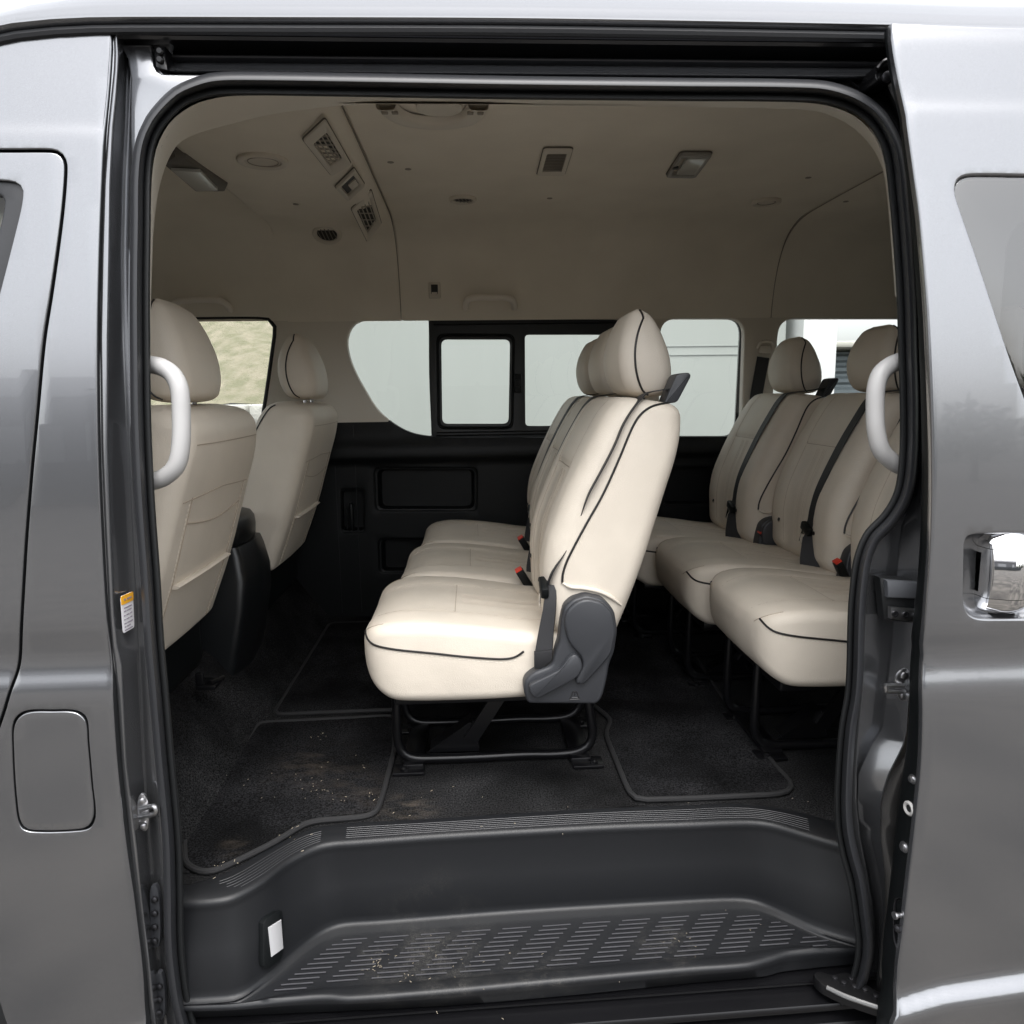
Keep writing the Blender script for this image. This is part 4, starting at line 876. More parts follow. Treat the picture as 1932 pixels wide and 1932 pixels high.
# hinge plates low on the front jamb
for (u, v0, v1, lb) in ((297, 1672, 1790, 'black bolted plate low on the front door pillar'), (306, 1836, 1925, 'black bolted plate at the foot of front door pillar')):
    q = [(u-9, v0+10), (u-5, v0), (u+3, v0), (u+8, v0+14), (u+11, (v0+v1)/2), (u+10, v1-8), (u+4, v1), (u-5, v1-6), (u-8, (v0+v1)/2)]
    P = rs(np.array([onbody(a-6, b, .038) for a, b in q]), 30, True); mb = MB(); mb.prism(P, (0, .01, 0), bev=.002); o = lab(mb.build('guide_plate', PLASTIC2, VAN), lb)
    mb = MB()
    for v in np.linspace(v0+24, v1-16, 4 if v1-v0 > 100 else 3): mb.lathe([(.006, 0), (.006, .004), (.0035, .006)], onbody(u-4, v, .037), (-.2, -1, 0), 12)
    mb.pieces('bolt', DARKMET, o)
# warning label
lw = [(226.5, 1126), (249.5, 1115.5), (252.5, 1183), (231.5, 1195)]
JB = wbvh([o for o in bpy.data.objects if o.name == 'door_jamb'])
def jhit(u, v): r = ray(u, v); h = JB.ray_cast(Vector(CAM+r*.5), Vector(r)); return np.array(h[0])
LQ = np.array([jhit(u, v) for u, v in lw]); _m = np.array([jhit(239, v) for v in (1125, 1155, 1185)])
LQ = LQ+(CAM-LQ.mean(0))/np.linalg.norm(CAM-LQ.mean(0))*.009
def lpt(a, b, lift=0.0):
    p = (LQ[0]*(1-a)+LQ[1]*a)*(1-b)+(LQ[3]*(1-a)+LQ[2]*a)*b; return p+LN*lift
LN = np.cross(LQ[1]-LQ[0], LQ[3]-LQ[0]); LN /= np.linalg.norm(LN); LN = LN if LN@(CAM-LQ[0]) > 0 else -LN
rr = rrect(0, 1, 0, 1, .1, 4); mb = MB(); mb.prism([lpt(a, b, .0012) for a, b in rr], -LN*.001); wl = lab(mb.build('warning_label', WHITE, VAN), 'white warning sticker with orange heading on the pillar')
mb = MB(); mb.prism([lpt(a, b*.24, .0018) for a, b in rrect(0, 1, 0, 1, .12, 4)], -LN*.0008); mb.build('label_heading', ORANGE, wl)
mb = MB()
for b_, segs in ((.33, [(.2, .82)]), (.42, [(.18, .36), (.4, .8)]), (.53, [(.15, .3), (.36, .6), (.66, .88)]), (.64, [(.15, .28), (.34, .62), (.66, .82)]), (.75, [(.15, .35), (.4, .85)]), (.84, [(.15, .3), (.34, .7)]), (.93, [(.15, .85)])):
    for a0, a1 in segs:
        aa = a0
        while aa < a1-.02:
            wd = random.uniform(.035, .06); mb.prism([lpt(aa, b_, .0018), lpt(aa+wd, b_, .0018), lpt(aa+wd, b_+.032, .0018), lpt(aa, b_+.032, .0018)], -LN*.0004); aa += wd+.022
for q in ((.14, .24), ): mb.prism([lpt(.28+.07*math.cos(t), .12+.03*math.sin(t), .0024) for t in np.linspace(0, 6.28, 12)[:-1]], -LN*.0004)
for aa in (.45, .53, .61, .69, .77): mb.prism([lpt(aa, .10, .0024), lpt(aa+.05, .10, .0024), lpt(aa+.05, .15, .0024), lpt(aa, .15, .0024)], -LN*.0004)
mb.build('label_print', INK, wl)
# rear jamb furniture
def bp(u, v, off): return onbody(u, v, off)
DEB = wbvh([o for o in bpy.data.objects if o.name == 'door_edge'])
def de(u, v, lift=0.0):
    r = ray(u, v); h = DEB.ray_cast(Vector(CAM+r*.5), Vector(r))
    if h[0] is None: return bp(u, v, 0), np.array([-.6, -.8, 0])
    n = np.array(h[1]); n = n if n@r < 0 else -n
    return np.array(h[0])+n*lift, n
mb = MB(); mb.prism([bp(u, v, .018) for u, v in [(1674, 1096), (1742, 1100), (1742, 1131), (1676, 1128)]], (0, .04, 0), bev=.003); lab(mb.build('buffer_block', principled('mid_grey_plastic', (.10, .105, .115), .4), VAN), 'grey buffer block on the rear door pillar')
mb = MB(); mb.prism([bp(u, v, .014) for u, v in [(1681, 1146), (1740, 1152), (1740, 1176), (1681, 1168)]], (0, .01, 0), bev=.002)
o = lab(mb.build('contact_plate', ZINC, VAN), 'zinc contact plate under the grey buffer block')
mb = MB()
for u in (1688, 1708, 1727): mb.lathe([(.0055, 0), (.0055, .003), (.003, .003), (.003, .001)], bp(u, 1158+(u-1688)*.07, .0135), (0, -1, 0), 14)
mb.pieces('bolt', DARKMET, o)
mb = MB(); mb.prism([bp(u, v, .03) for u, v in [(1660, 1090), (1745, 1094), (1745, 1180), (1668, 1170)]], (0, .02, 0), bev=.006); mb.build('latch_recess', RUBBERD, VAN)
p, n = de(1716, 1525); mb = MB(); mb.lathe([(.0125, -.002), (.0125, .002), (.010, .004), (.007, .003), (.0065, .001)], p, n, 28); gr = lab(mb.build('grommet', principled('pale_plastic', (.42, .41, .40), .4), SD), 'pale ring grommet on the sliding door edge')
mb = MB(); mb.lathe([(.0065, .0), (.006, .0015)], p, n, 16); mb.build('grommet_core', RUBBERD, SD)
for (u, v, r_) in ((1706, 1598, .0065), (1722, 1470, .0055)):
    p, n = de(u, v); mb = MB(); mb.lathe([(r_*1.5, -.002), (r_*1.5, .001), (r_, .0015), (r_, .005), (r_*.6, .006)], p, n, 16); mb.build('bolt', ZINC, SD)
p, n = de(1700, 1735); u_ = np.cross(n, (1, 0, 0)); u_ = np.array([0, 0, 1.]) 
def platepts(v0, v1, w_): return [de(1700+dx_, vv)[0] for dx_, vv in [(-w_, v0+14), (-w_*.4, v0), (w_*.6, v0+4), (w_, v0+20), (w_, v1-16), (w_*.4, v1), (-w_*.5, v1-5), (-w_, v1-20)]]
P = rs(np.array(platepts(1692, 1792, 9)), 30, True); mb = MB(); mb.prism(P+n*.005, -n*.006, bev=.0015); hb = lab(mb.build('hinge_bracket', DARKMET, SD), 'dark bracket with a pin low on the sliding door edge')
mb = MB(); p, n = de(1698, 1726); mb.tube([p, p+n*.009], .0045, 12); mb.lathe([(.0065, .008), (.0065, .012)], p, n, 12); mb.build('pin', ZINC, SD)
p, n = de(1697, 1750); mb = MB(); mb.lathe([(.007, 0), (.007, .008), (.004, .010)], p, n, 6); mb.build('bolt', DARKMET, SD)
p, n = de(1694, 1872); mb = MB(); mb.lathe([(.020, -.002), (.019, .004), (.013, .008), (.007, .009)], p, n, 26); mb.build('rubber_stop', RUBBER, SD)
# roller arm under the step at the rear corner
za = .392; q = [(1535, 1838), (1545, 1832), (1570, 1838), (1597, 1834), (1622, 1848), (1650, 1866), (1682, 1882), (1690, 1900), (1684, 1907), (1645, 1896), (1597, 1879), (1560, 1862), (1545, 1852)]
P = rs(np.array([oz(a, b, za) for a, b in q]), 50, True); mb = MB(); mb.prism(P, (0, 0, -.020), bev=.003); ra = lab(mb.build('roller_arm', principled('black_cast_metal', (.012, .012, .013), .3, .4), VAN), 'black roller arm carrying the sliding door')
mb = MB(); q = [(1560, 1863), (1597, 1880), (1645, 1897), (1684, 1908)]; mb.tube(rs([oz(a, b, za-.002) for a, b in q], 16), .0045, 8); mb.build('arm_edge', principled('worn_steel_edge', (.22, .22, .22), .4, .9), ra)
mb = MB()
for u, v in [(1575, 1846), (1592, 1855), (1612, 1862), (1632, 1868), (1652, 1880), (1606, 1847)]: mb.lathe([(.005, 0), (.005, .003), (.003, .004)], oz(u, v, za), (0, 0, 1), 10)
mb.pieces('rivet', DARKMET, ra)
# upper roller bracket at the top rear corner
mb = MB(); q = [(1650, 145), (1655, 122), (1672, 112), (1693, 106), (1697, 118), (1697, 150), (1684, 156), (1655, 155)]
mb.prism([bp(a, b, .0) for a, b in rpoly(q, 6)], (0, .05, 0), bev=.004); mb.tube(rs([bp(1655, 130, -.004), bp(1668, 116, -.006), bp(1695, 108, -.006)], 10), .004, 8); ub = lab(mb.build('upper_roller', principled('black_steel_gloss', (.01, .01, .011), .22, .5), VAN), 'black roller bracket in the upper track corner')
mb = MB(); [mb.lathe([(.008, 0), (.008, .004), (.004, .006)], bp(u, v, -.004), (0, -1, 0), 14) for u, v in ((1686, 136), (1672, 146))]; mb.pieces('bolt', DARKMET, ub)
mb = MB(); mb.prism([bp(a, b, .01) for a, b in [(1715, 190), (1726, 183), (1733, 190), (1733, 200), (1725, 206)]], (0, .01, 0), bev=.001); mb.build('bump_stop', TRIMD, VAN)

# front wheel and its arch liner
mb = MB(); wc = np.array([-1.28, .03, .33]); mb.lathe([(.20, -.1), (.30, -.1), (.325, -.07), (.33, 0), (.325, .07), (.30, .1), (.20, .1)], wc, (0, -1, 0), 48); wh_ = mb.build('wheel', RUBBER, VAN)
mb = MB(); mb.lathe([(.05, .06), (.06, .085), (.17, .07), (.195, .1), (.205, .1)], wc, (0, -1, 0), 32); mb.build('rim', ZINC, wh_)
mb = MB(); mb.grid([[(wc[0]+.42*math.cos(t), y, wc[2]+.42*math.sin(t)) for y in (-.07, .3)] for t in np.linspace(-.3, math.pi+.3, 24)]); mb.grid([[(wc[0]+.42*math.cos(t)*k_, .3, wc[2]+.42*math.sin(t)*k_) for k_ in (.01, 1)] for t in np.linspace(-.3, math.pi+.3, 24)]); mb.build('wheel_housing', RUBBERD, VAN)

# ================================================================== seats
def pad_grid(levels, disp, nf=26, na=7, cap=(.03, .03), nb=12):
    """levels: (Fx,Fz,Bx,Bz,w,rf,rb). Sections run across the van; returns grid and index of the front corner ends"""
    Lv = np.asarray(levels, float); G = []; acc = np.concatenate([[0], np.cumsum(np.linalg.norm(np.diff((Lv[:, :2]+Lv[:, 2:4])/2, axis=0), axis=1))]); tot = acc[-1]
    for i, (fx, fz, bx_, bz, w_, rf, rb) in enumerate(Lv):
        Fp = np.array([fx, fz]); Bp = np.array([bx_, bz]); d = Fp-Bp; Ln = np.linalg.norm(d); d = d/Ln
        q = 0
        for e, rc in ((acc[i], cap[0]), (tot-acc[i], cap[1])):
            if rc > 0 and e < rc: q = max(q, rc-math.sqrt(max(0, rc*rc-(rc-e)**2)))
        w2 = w_-q; Bp = Bp+d*min(q, Ln*.45); Fp = Fp-d*min(q, Ln*.45); Ln = np.linalg.norm(Fp-Bp)
        rf_ = min(rf, w2*.8, Ln*.55); rb_ = min(rb, w2*.8, Ln*.42); sec = []
        for t in np.linspace(-1, 1, nf): sec.append((Ln+disp(acc[i]/tot, t)*min(1, (Ln/.12))*(1-q/max(cap[0], cap[1], .001)*.8), t*(w2-rf_)))
        for a in np.linspace(0, 90, na+1)[1:]: sec.append((Ln-rf_+rf_*math.cos(R(a)), w2-rf_+rf_*math.sin(R(a))))
        m = (Ln-rf_+rb_)/2; sec.append((m, w2+.004*min(1, Ln/.1)))
        for a in np.linspace(90, 180, na+1): sec.append((rb_+rb_*math.cos(R(a)), w2-rb_+rb_*math.sin(R(a))))
        for t in np.linspace(1, -1, nb)[1:-1]: sec.append((0-.004*(1-t*t), t*(w2-rb_)))
        for a in np.linspace(180, 90, na+1): sec.append((rb_+rb_*math.cos(R(a)), -(w2-rb_+rb_*math.sin(R(a)))))
        sec.append((m, -w2-.004*min(1, Ln/.1)))
        for a in np.linspace(90, 0, na+1)[:-1]: sec.append((Ln-rf_+rf_*math.cos(R(a)), -(w2-rf_+rf_*math.sin(R(a)))))
        G.append([(Bp[0]+d[0]*a, y, Bp[1]+d[1]*a) for a, y in sec])
    return np.array(G), nf+na-1, len(sec)
def levelize(T, n, ends=(1, 1)):
    T = np.asarray(T, float); s_ = np.linspace(0, 1, len(T)); a = np.concatenate([[0], np.cumsum(np.linalg.norm(np.diff((T[:, :2]+T[:, 2:4])/2, axis=0), axis=1))]); a /= a[-1]
    t = np.linspace(0, 1, n); t = .5-.5*np.cos(np.pi*t)  # dense at both ends
    t = .55*t+.45*np.linspace(0, 1, n)
    Ts = rs(np.column_stack([T]), 400)
    aa = np.concatenate([[0], np.cumsum(np.linalg.norm(np.diff((Ts[:, :2]+Ts[:, 2:4])/2, axis=0), axis=1))]); aa /= aa[-1]
    return np.stack([np.interp(t, aa, Ts[:, k_]) for k_ in range(T.shape[1])], 1), t
def surf(G, nf, s_, t, lift=.0):
    """point on the front face: s along the levels index 0..1, t across -1..1"""
    n = len(G); i = s_*(n-1); i0 = int(min(n-2, max(0, math.floor(i)))); fi = i-i0; j = (t+1)/2*(nf-1); j0 = int(min(nf-2, max(0, math.floor(j)))); fj = j-j0
    A = G[i0, j0]*(1-fj)+G[i0, j0+1]*fj; B = G[i0+1, j0]*(1-fj)+G[i0+1, j0+1]*fj; P = A*(1-fi)+B*fi
    du = G[i0+1, j0]-G[i0, j0]; dv = G[i0, j0+1]-G[i0, j0]; n_ = np.cross(du, dv); n_ /= np.linalg.norm(n_)+1e-9
    c_ = G.reshape(-1, 3).mean(0); n_ = n_ if n_@(P-c_) > 0 else -n_
    return P+n_*lift
def sidx(t_arr, s_): return np.interp(s_, t_arr, np.linspace(0, 1, len(t_arr)))
def stitchline(mb, P, r_=.0007, on=.006, off=.004, mi=0):
    P = rs(P, max(20, int(len(P)*3)), smooth=False); d = np.concatenate([[0], np.cumsum(np.linalg.norm(np.diff(P, axis=0), axis=1))]); t = 0
    while t+on < d[-1]:
        a = [np.interp(t, d, P[:, k_]) for k_ in range(3)]; b = [np.interp(t+on, d, P[:, k_]) for k_ in range(3)]; mb.tube([a, b], r_, 4, mi=mi); t += on+off

NF = 34
from mathutils.bvhtree import BVHTree
def bvh(o): return BVHTree.FromPolygons([v.co[:] for v in o.data.vertices], [tuple(p.vertices) for p in o.data.polygons])
def raypath(bv, xz, sg, lift):
    out = []
    for x, z in xz:
        h = bv.ray_cast(Vector((x, sg*1.0, z)), Vector((0, -sg, 0)))
        if h[0] is not None: out.append(np.array(h[0])+np.array(h[1])*(lift if h[1].y*sg > 0 else -lift))
    return np.array(out)
def bolster(t, edge=.62, depth=.016, k_=.06):
    a = abs(t); return -depth*sig((edge-a)/k_)
def back_disp(s_, t):                     # 0 bottom, 1 top
    low = sig((.66-s_)/.02)
    d = bolster(t, .60, .006+.010*low)+.010*(1-t*t)*(.6+.4*s_)
    if s_ < .66:
        for c_ in (-.16, -.08, .08, .16): d -= .0022*math.exp(-((t-c_)/.014)**2)*min(1, (.66-s_)*12)
    d -= .003*math.exp(-((s_-.66)/.008)**2)*(abs(t) < .6)
    d -= .003*math.exp(-((abs(t)-.60)/.016)**2)
    return d
def cush_disp(s_, t):                     # 0 front, 1 rear
    d = bolster(t, .60, .006)+.008*(1-t*t)*min(1, s_*4)*(1-.3*s_)
    if s_ > .42:
        for c_ in (-.16, -.08, .08, .16): d -= .0022*math.exp(-((t-c_)/.014)**2)*min(1, (s_-.42)*12)
    d -= .003*math.exp(-((s_-.42)/.008)**2)*(abs(t) < .6)
    d -= .003*math.exp(-((abs(t)-.60)/.016)**2)*min(1, s_*5)
    return d
BACK = [(.152, .985, .290, .925), (.150, 1.06, .315, .99), (.149, 1.12, .342, 1.06), (.160, 1.19, .367, 1.13), (.190, 1.27, .393, 1.215), (.222, 1.34, .416, 1.29), (.255, 1.405, .437, 1.355), (.288, 1.46, .449, 1.41), (.322, 1.494, .452, 1.472)]
BW = [.222, .226, .228, .228, .227, .225, .221, .214, .206]
CUSH = [(-.254, .955, -.252, .925, .135), (-.250, .975, -.246, .895, .170), (-.243, .990, -.232, .868, .192), (-.225, 1.003, -.212, .850, .210), (-.19, 1.013, -.185, .838, .222), (-.14, 1.016, -.14, .835, .228), (-.05, 1.010, -.05, .834, .230), (.04, .998, .04, .834, .229), (.12, .986, .12, .836, .226), (.20, .980, .20, .846, .222), (.24, .980, .24, .86, .218)]
HEAD0 = [(.382, 1.488, .432, 1.488, .090), (.360, 1.493, .448, 1.493, .110), (.343, 1.507, .458, 1.507, .124), (.328, 1.538, .4625, 1.540, .133), (.322, 1.58, .456, 1.583, .134), (.328, 1.62, .441, 1.623, .126), (.341, 1.652, .424, 1.652, .113), (.355, 1.674, .409, 1.672, .097), (.372, 1.690, .392, 1.688, .074)]

HEAD = [(.392+(a-.392)*.90, b, .392+(c_-.392)*.90, d, e*.87) for a, b, c_, d, e in HEAD0]
def shift_levels(T, dx, dz): T = np.array(T); T[:, [0, 2]] += dx; T[:, [1, 3]] += dz; return T
Z0 = .6
def pipe_path(G, idx, lift=.0012):
    P = G[:, idx]; c_ = G.mean(1); d = P-c_; d /= np.linalg.norm(d, axis=1)[:, None]; return P+d*lift
def make_seat(label, group, front=False):
    S = thing('front_seat' if front else 'passenger_seat', label, 'seat', (0, 0, 0), group)
    wk = 1.15 if front else 1.0
    # cushion
    T = np.array([(*c_[:4], c_[4]*wk, .028, .028) for c_ in (CUSH if not front else CUSH[:9])]); T = shift_levels(T, 0, -Z0); Lv, tt = levelize(T, 64)
    G, ci, ns = pad_grid(Lv, cush_disp, NF, cap=(0, .03)); mb = MB(); mb.grid(G, False, True); o_ = len(mb.v)
    for row in (0, len(G)-1): i0 = row*ns; mb.f.append(tuple(i0+i for i in range(ns))); mb.m.append(0)
    cu = mb.build('cushion', LEATHER, S, angle=75); GC = G
    if not front:
        bv = bvh(cu); xz = rs([(p_[0], p_[2]-Z0) for p_ in [oy(u, v, .245) for u, v in [(684, 1205), (690, 1213), (703, 1220), (735, 1224), (812, 1230), (870, 1236), (932, 1241), (958, 1241), (974, 1237), (988, 1228)]]], 60)
        mb = MB(); st = MB()
        for sg in (-1, 1):
            P = raypath(bv, xz, sg, .0008); mb.tube(P, .0026, 7)
            q = xz.copy(); q[:, 1] -= .0075; stitchline(st, raypath(bv, q, sg, .0002), .0006)
        mb.pieces('piping', PIPE, cu); st.build('stitching', STITCH, cu)
        mb = MB()                                   # panel seam lower on the side, front corner seams
        for sg in (-1, 1):
            P = [G[i, (ci-6 if sg > 0 else ns-1-(0))] for i in range(2, 12)]
            mb.tube(rs(P, 20), .0010, 5)
        mb.pieces('corner_seam', LEATHER2, cu)
    # seams on the cushion
    mb = MB(); sx_ = float(sidx(tt, .42))
    mb.tube([surf(G, NF, sx_, t, -.0004) for t in np.linspace(-.6, .6, 16)], .0010, 5)
    for sg in (-1, 1): mb.tube([surf(G, NF, float(sidx(tt, q)), sg*.6, -.0004) for q in np.linspace(.05, .96, 30)], .0010, 5)
    for sg in (-1, 1):                              # front corner seam
        j = ci-7 if sg > 0 else 0
        P = [G[i, (ci-4 if sg > 0 else ns-4)] for i in range(0, 10)]
    mb.build('seam', LEATHER2, cu)
    mb = MB()
    for c_ in (-.17, -.12, -.07, .07, .12, .17): mb.tube([surf(G, NF, float(sidx(tt, q)), c_, -.0002) for q in np.linspace(.45, .96, 20)], .0006, 5)
    mb.build('pleat_seam', LEATHER2, cu)
    # backrest
    T = np.array([(*b_, w_*wk, .052, .040) for b_, w_ in zip(BACK, BW)]); T = shift_levels(T, 0, -Z0); Lv, tt2 = levelize(T, 84)
    G, ci, ns = pad_grid(Lv, (lambda s_, t: .01*(1-t*t)-.01*sig((.6-abs(t))/.06)) if front else back_disp, NF, cap=(.03, .036 if front else .022))
    mb = MB(); mb.grid(G, False, True)
    for row in (0, len(G)-1): i0 = row*ns; mb.f.append(tuple(i0+i for i in range(ns))); mb.m.append(0)
    bk = mb.build('backrest', LEATHER, S, angle=75); GB = G; near = ns-7
    bv = bvh(bk); mb = MB(); st = MB()
    if not front:
        xz = rs([(.446, 1.4745), (.425, 1.476), (.395, 1.4745), (.370, 1.466), (.349, 1.447), (.331, 1.415), (.311, 1.369), (.274, 1.289), (.235, 1.22), (.2, 1.153), (.189, 1.122), (.187, 1.098)], 80)
        xz[:, 1] -= Z0; T_ = np.gradient(xz, axis=0); n_ = np.stack([-T_[:, 1], T_[:, 0]], 1); n_ /= np.linalg.norm(n_, axis=1)[:, None]; n_ = n_ if n_[40][0] > 0 else -n_
        for sg in (-1, 1):
            mb.tube(raypath(bv, xz, sg, .0008), .0026, 7); stitchline(st, raypath(bv, xz+n_*.0075, sg, .0002), .0006)
        st.build('stitching', STITCH, bk)
        fx = rs([(p_[0], p_[2]-Z0) for p_ in [oy(u, v, .245) for u, v in [(1059, 1098), (1075, 1106), (1100, 1108), (1125, 1113), (1150, 1124), (1172, 1142)]]], 30)
        mb2 = MB()
        for sg in (-1, 1): P = raypath(bv, fx, sg, .001); mb2.tube(P, np.interp(np.linspace(0, 1, len(P)), [0, .15, .8, 1], [.002, .006, .006, .002]), 8, sy=.8)
        mb2.pieces('skirt_fold', LEATHER, bk, angle=80)
    else:
        for idx in (ci-3, ns-4): mb.tube(pipe_path(G, idx)[int(.45*len(G)):-5], .0024, 7)
    mb.pieces('piping', PIPE, bk)
    if not front:
        mb = MB(); sx_ = float(sidx(tt2, .66)); mb.tube([surf(G, NF, sx_, t, -.0004) for t in np.linspace(-.6, .6, 16)], .0011, 5)
        for sg in (-1, 1): mb.tube([surf(G, NF, float(sidx(tt2, q)), sg*.6, -.0004) for q in np.linspace(.06, .97, 36)], .0010, 5)
        # side seam above the recliner and the rear shell seam
        for idx in (near-9, ci+9): mb.tube(G[6:-6, idx]+np.array([.0, -.0008 if idx > ci+20 else .0008, 0]), .0009, 5)
        mb.build('seam', LEATHER2, bk)
        mb = MB()
        for c_ in (-.17, -.12, -.07, .07, .12, .17): mb.tube([surf(G, NF, float(sidx(tt2, q)), c_, -.0002) for q in np.linspace(.08, .64, 24)], .0006, 5)
        for sg in (-1,): mb.lathe([(.005, 0), (.005, .002), (.003, .003)], surf(G, NF, float(sidx(tt2, .16)), .72, .0), (-.9, 0, .2), 10)
        mb.build('pleat_seam', LEATHER2, bk)
        mb = MB()
        for sg in (.72, -.72): mb.lathe([(.006, 0), (.006, .003), (.004, .004)], surf(G, NF, float(sidx(tt2, .17)), sg, .0), (-.9, 0, .2), 12)
        mb.pieces('snap_button', PIPE, bk)
    else:
        # rear shell: pocket seams and a padded roll across the back
        jb0, jb1 = ci+2+7+1, near-2-7-1
        def bp_(s_, t):          # point on back face
            i = s_*(len(G)-1); i0 = int(min(len(G)-2, i)); fi = i-i0; cols = list(range(ci+9, near-8)); j = (1-(t+1)/2)*(len(cols)-1); j0 = int(min(len(cols)-2, j)); fj = j-j0
            A = G[i0, cols[j0]]*(1-fj)+G[i0, cols[j0+1]]*fj; B = G[i0+1, cols[j0]]*(1-fj)+G[i0+1, cols[j0+1]]*fj; return A*(1-fi)+B*fi
        mb = MB(); nb_ = np.array([.0008, 0, -.0003])
        mb.tube([bp_(float(sidx(tt2, .905)), t)+nb_ for t in np.linspace(-1, 1, 14)], .0010, 5)
        mb.tube([bp_(float(sidx(tt2, .70-.02*abs(t))), t)+nb_ for t in np.linspace(-1, .92, 14)], .0013, 5)
        mb.tube([bp_(float(sidx(tt2, .585-.025*math.cos(t*2.2))), t)+nb_ for t in np.linspace(-.80, .80, 20)], .0015, 5)
        for sg in (-1, 1): mb.tube([bp_(float(sidx(tt2, q)), sg*(.80-.05*(.6-q)))+nb_ for q in np.linspace(.05, .69, 14)], .0012, 5)
        mb.build('pocket_seam', LEATHER2, bk)
        mb = MB(); mb.tube([bp_(float(sidx(tt2, .335)), t)+nb_*2 for t in np.linspace(-.76, .76, 14)], .014, 10, sy=.3)
        mb.build('pocket_roll', LEATHER, bk, angle=80)
        mb = MB()
        for sg in (-1, 1): stitchline(mb, np.array([bp_(float(sidx(tt2, q)), sg*(.84-.05*(.6-q)))+nb_ for q in np.linspace(.05, .69, 14)]))
        mb.build('stitching', STITCH, bk)
    # headrest
    T = np.array([(*h_[:4], h_[4]*(1.1 if front else 1), .034, .045) for h_ in HEAD]); T = shift_levels(T, -.012 if front else 0, -Z0)
    if front: T[:, [1, 3]] = .892+(T[:, [1, 3]]-.888)*1.10; T[:, 4] *= 1.04
    Lv, tt3 = levelize(T, 44)
    G, ci, ns = pad_grid(Lv, lambda s_, t: .010*(1-t*t), 22, cap=(.02, .02)); mb = MB(); mb.grid(G, False, True)
    for row in (0, len(G)-1): i0 = row*ns; mb.f.append(tuple(i0+i for i in range(ns))); mb.m.append(0)
    hd = mb.build('headrest', LEATHER, S, angle=80)
    mb = MB(); st = MB()
    for idx in (ci, ns-7):
        P = pipe_path(G, idx, .001)[3:-2]; mb.tube(P, .0024, 7); q = G[4:-3, idx].copy(); q[:, 0] += .007; q[:, 1] += .0012*(1 if idx == ci else -1); stitchline(st, q, .0006)
    mb.pieces('piping', PIPE, hd); st.build('stitching', STITCH, hd)
    mb = MB()
    for y in (-.055, .055): mb.tube([(.385, y, 1.46-Z0), (.395, y, 1.51-Z0)], .006, 10)
    mb.pieces('headrest_post', ZINC, hd)
    if front:
        mb = MB(); mb.box((-.0, 0, .255), (.52, .50, .09), bev=.02); mb.box((.175, 0, .28), (.18, .51, .20), bev=.045, seg=4); mb.build('seat_base', PLASTIC, S)
        mb = MB()
        for y in (-.17, .17): mb.box((.0, y, .215), (.5, .03, .03), bev=.005); mb.box((.23, y, .225), (.03, .02, .05), bev=.004)
        mb.pieces('seat_rail', DARKMET, S)
        return S
    # recliner cover on the near side, lever, and a plainer cover on the far side
    def cov(q, y, th, name, mat, bev, par):
        P = np.array([oy(u, v, .235) for u, v in rpoly(q, 9, 5)]); P[:, 1] = y; P[:, 2] -= Z0; mb = MB(); mb.prism(P, (0, th, 0), bev=bev); return mb.build(name, mat, par, angle=50)
    oc = [(1062, 1140), (1077, 1125), (1103, 1117), (1134, 1124), (1155, 1146), (1161, 1182), (1155, 1223), (1146, 1245), (1141, 1274), (1134, 1304), (1124, 1320), (994, 1319), (986, 1295), (987, 1276), (1002, 1262), (1039, 1248), (1046, 1222), (1053, 1205), (1056, 1171)]
    rc = cov(oc, -.262, .045, 'recliner_cover', PLASTIC2, .007, S)
    bo = [(1060, 1165), (1066, 1143), (1083, 1127), (1104, 1121), (1132, 1128), (1151, 1148), (1157, 1182), (1149, 1222), (1137, 1238), (1102, 1276), (1092, 1282), (1081, 1277), (1083, 1264), (1096, 1246), (1092, 1228), (1078, 1214), (1067, 1198)]
    cov(bo, -.272, .012, 'recliner_boss', PLASTIC2, .006, rc)
    lv = [(996, 1278), (1052, 1251), (1070, 1226), (1080, 1222), (1089, 1229), (1095, 1246), (1084, 1265), (1012, 1303), (1003, 1300), (995, 1288)]
    cov(lv, -.278, .014, 'recliner_lever', PLASTIC2, .003, rc)
    mb = MB()                                        # small warning triangle pressed in the cover
    cx_, _, cz_ = oy(1081, 1304, .235); cz_ -= Z0
    for a, b in (((-.011, -.007), (.011, -.007)), ((.011, -.007), (.004, .010)), ((.004, .010), (-.004, .010)), ((-.004, .010), (-.011, -.007)), ((-.006, -.003), (.006, -.003)), ((0, .006), (0, .002))):
        mb.tube([(cx_+a[0], -.263, cz_+a[1]), (cx_+b[0], -.263, cz_+b[1])], .0009, 5)
    mb.build('embossed_mark', PIPE, rc)
    P = np.array([oy(u, v, .235) for u, v in rpoly([(1062, 1140), (1103, 1117), (1155, 1146), (1161, 1182), (1134, 1304), (1040, 1300), (1053, 1205)], 20, 5)]); P[:, 1] = .228; P[:, 2] -= Z0
    mb = MB(); mb.prism(P[::-1], (0, .022, 0), bev=.0); mb.build('recliner_cover', PLASTIC, S)
    # legs: two U frames with cross pieces and a brace
    for i, y in enumerate((-.05, .155)):
        U = [(-.195, .235), (-.198, .12), (-.197, .06), (-.185, .033), (-.16, .020), (-.12, .017), (0, .016), (.12, .018), (.19, .016), (.24, .020), (.272, .036), (.283, .065), (.278, .10), (.262, .235)]
        mb = MB(); mb.tube(rs([(a, y, b) for a, b in U], 60), .0115, 10); mb.pieces('leg_frame', STEEL, S, angle=80)
    mb = MB()
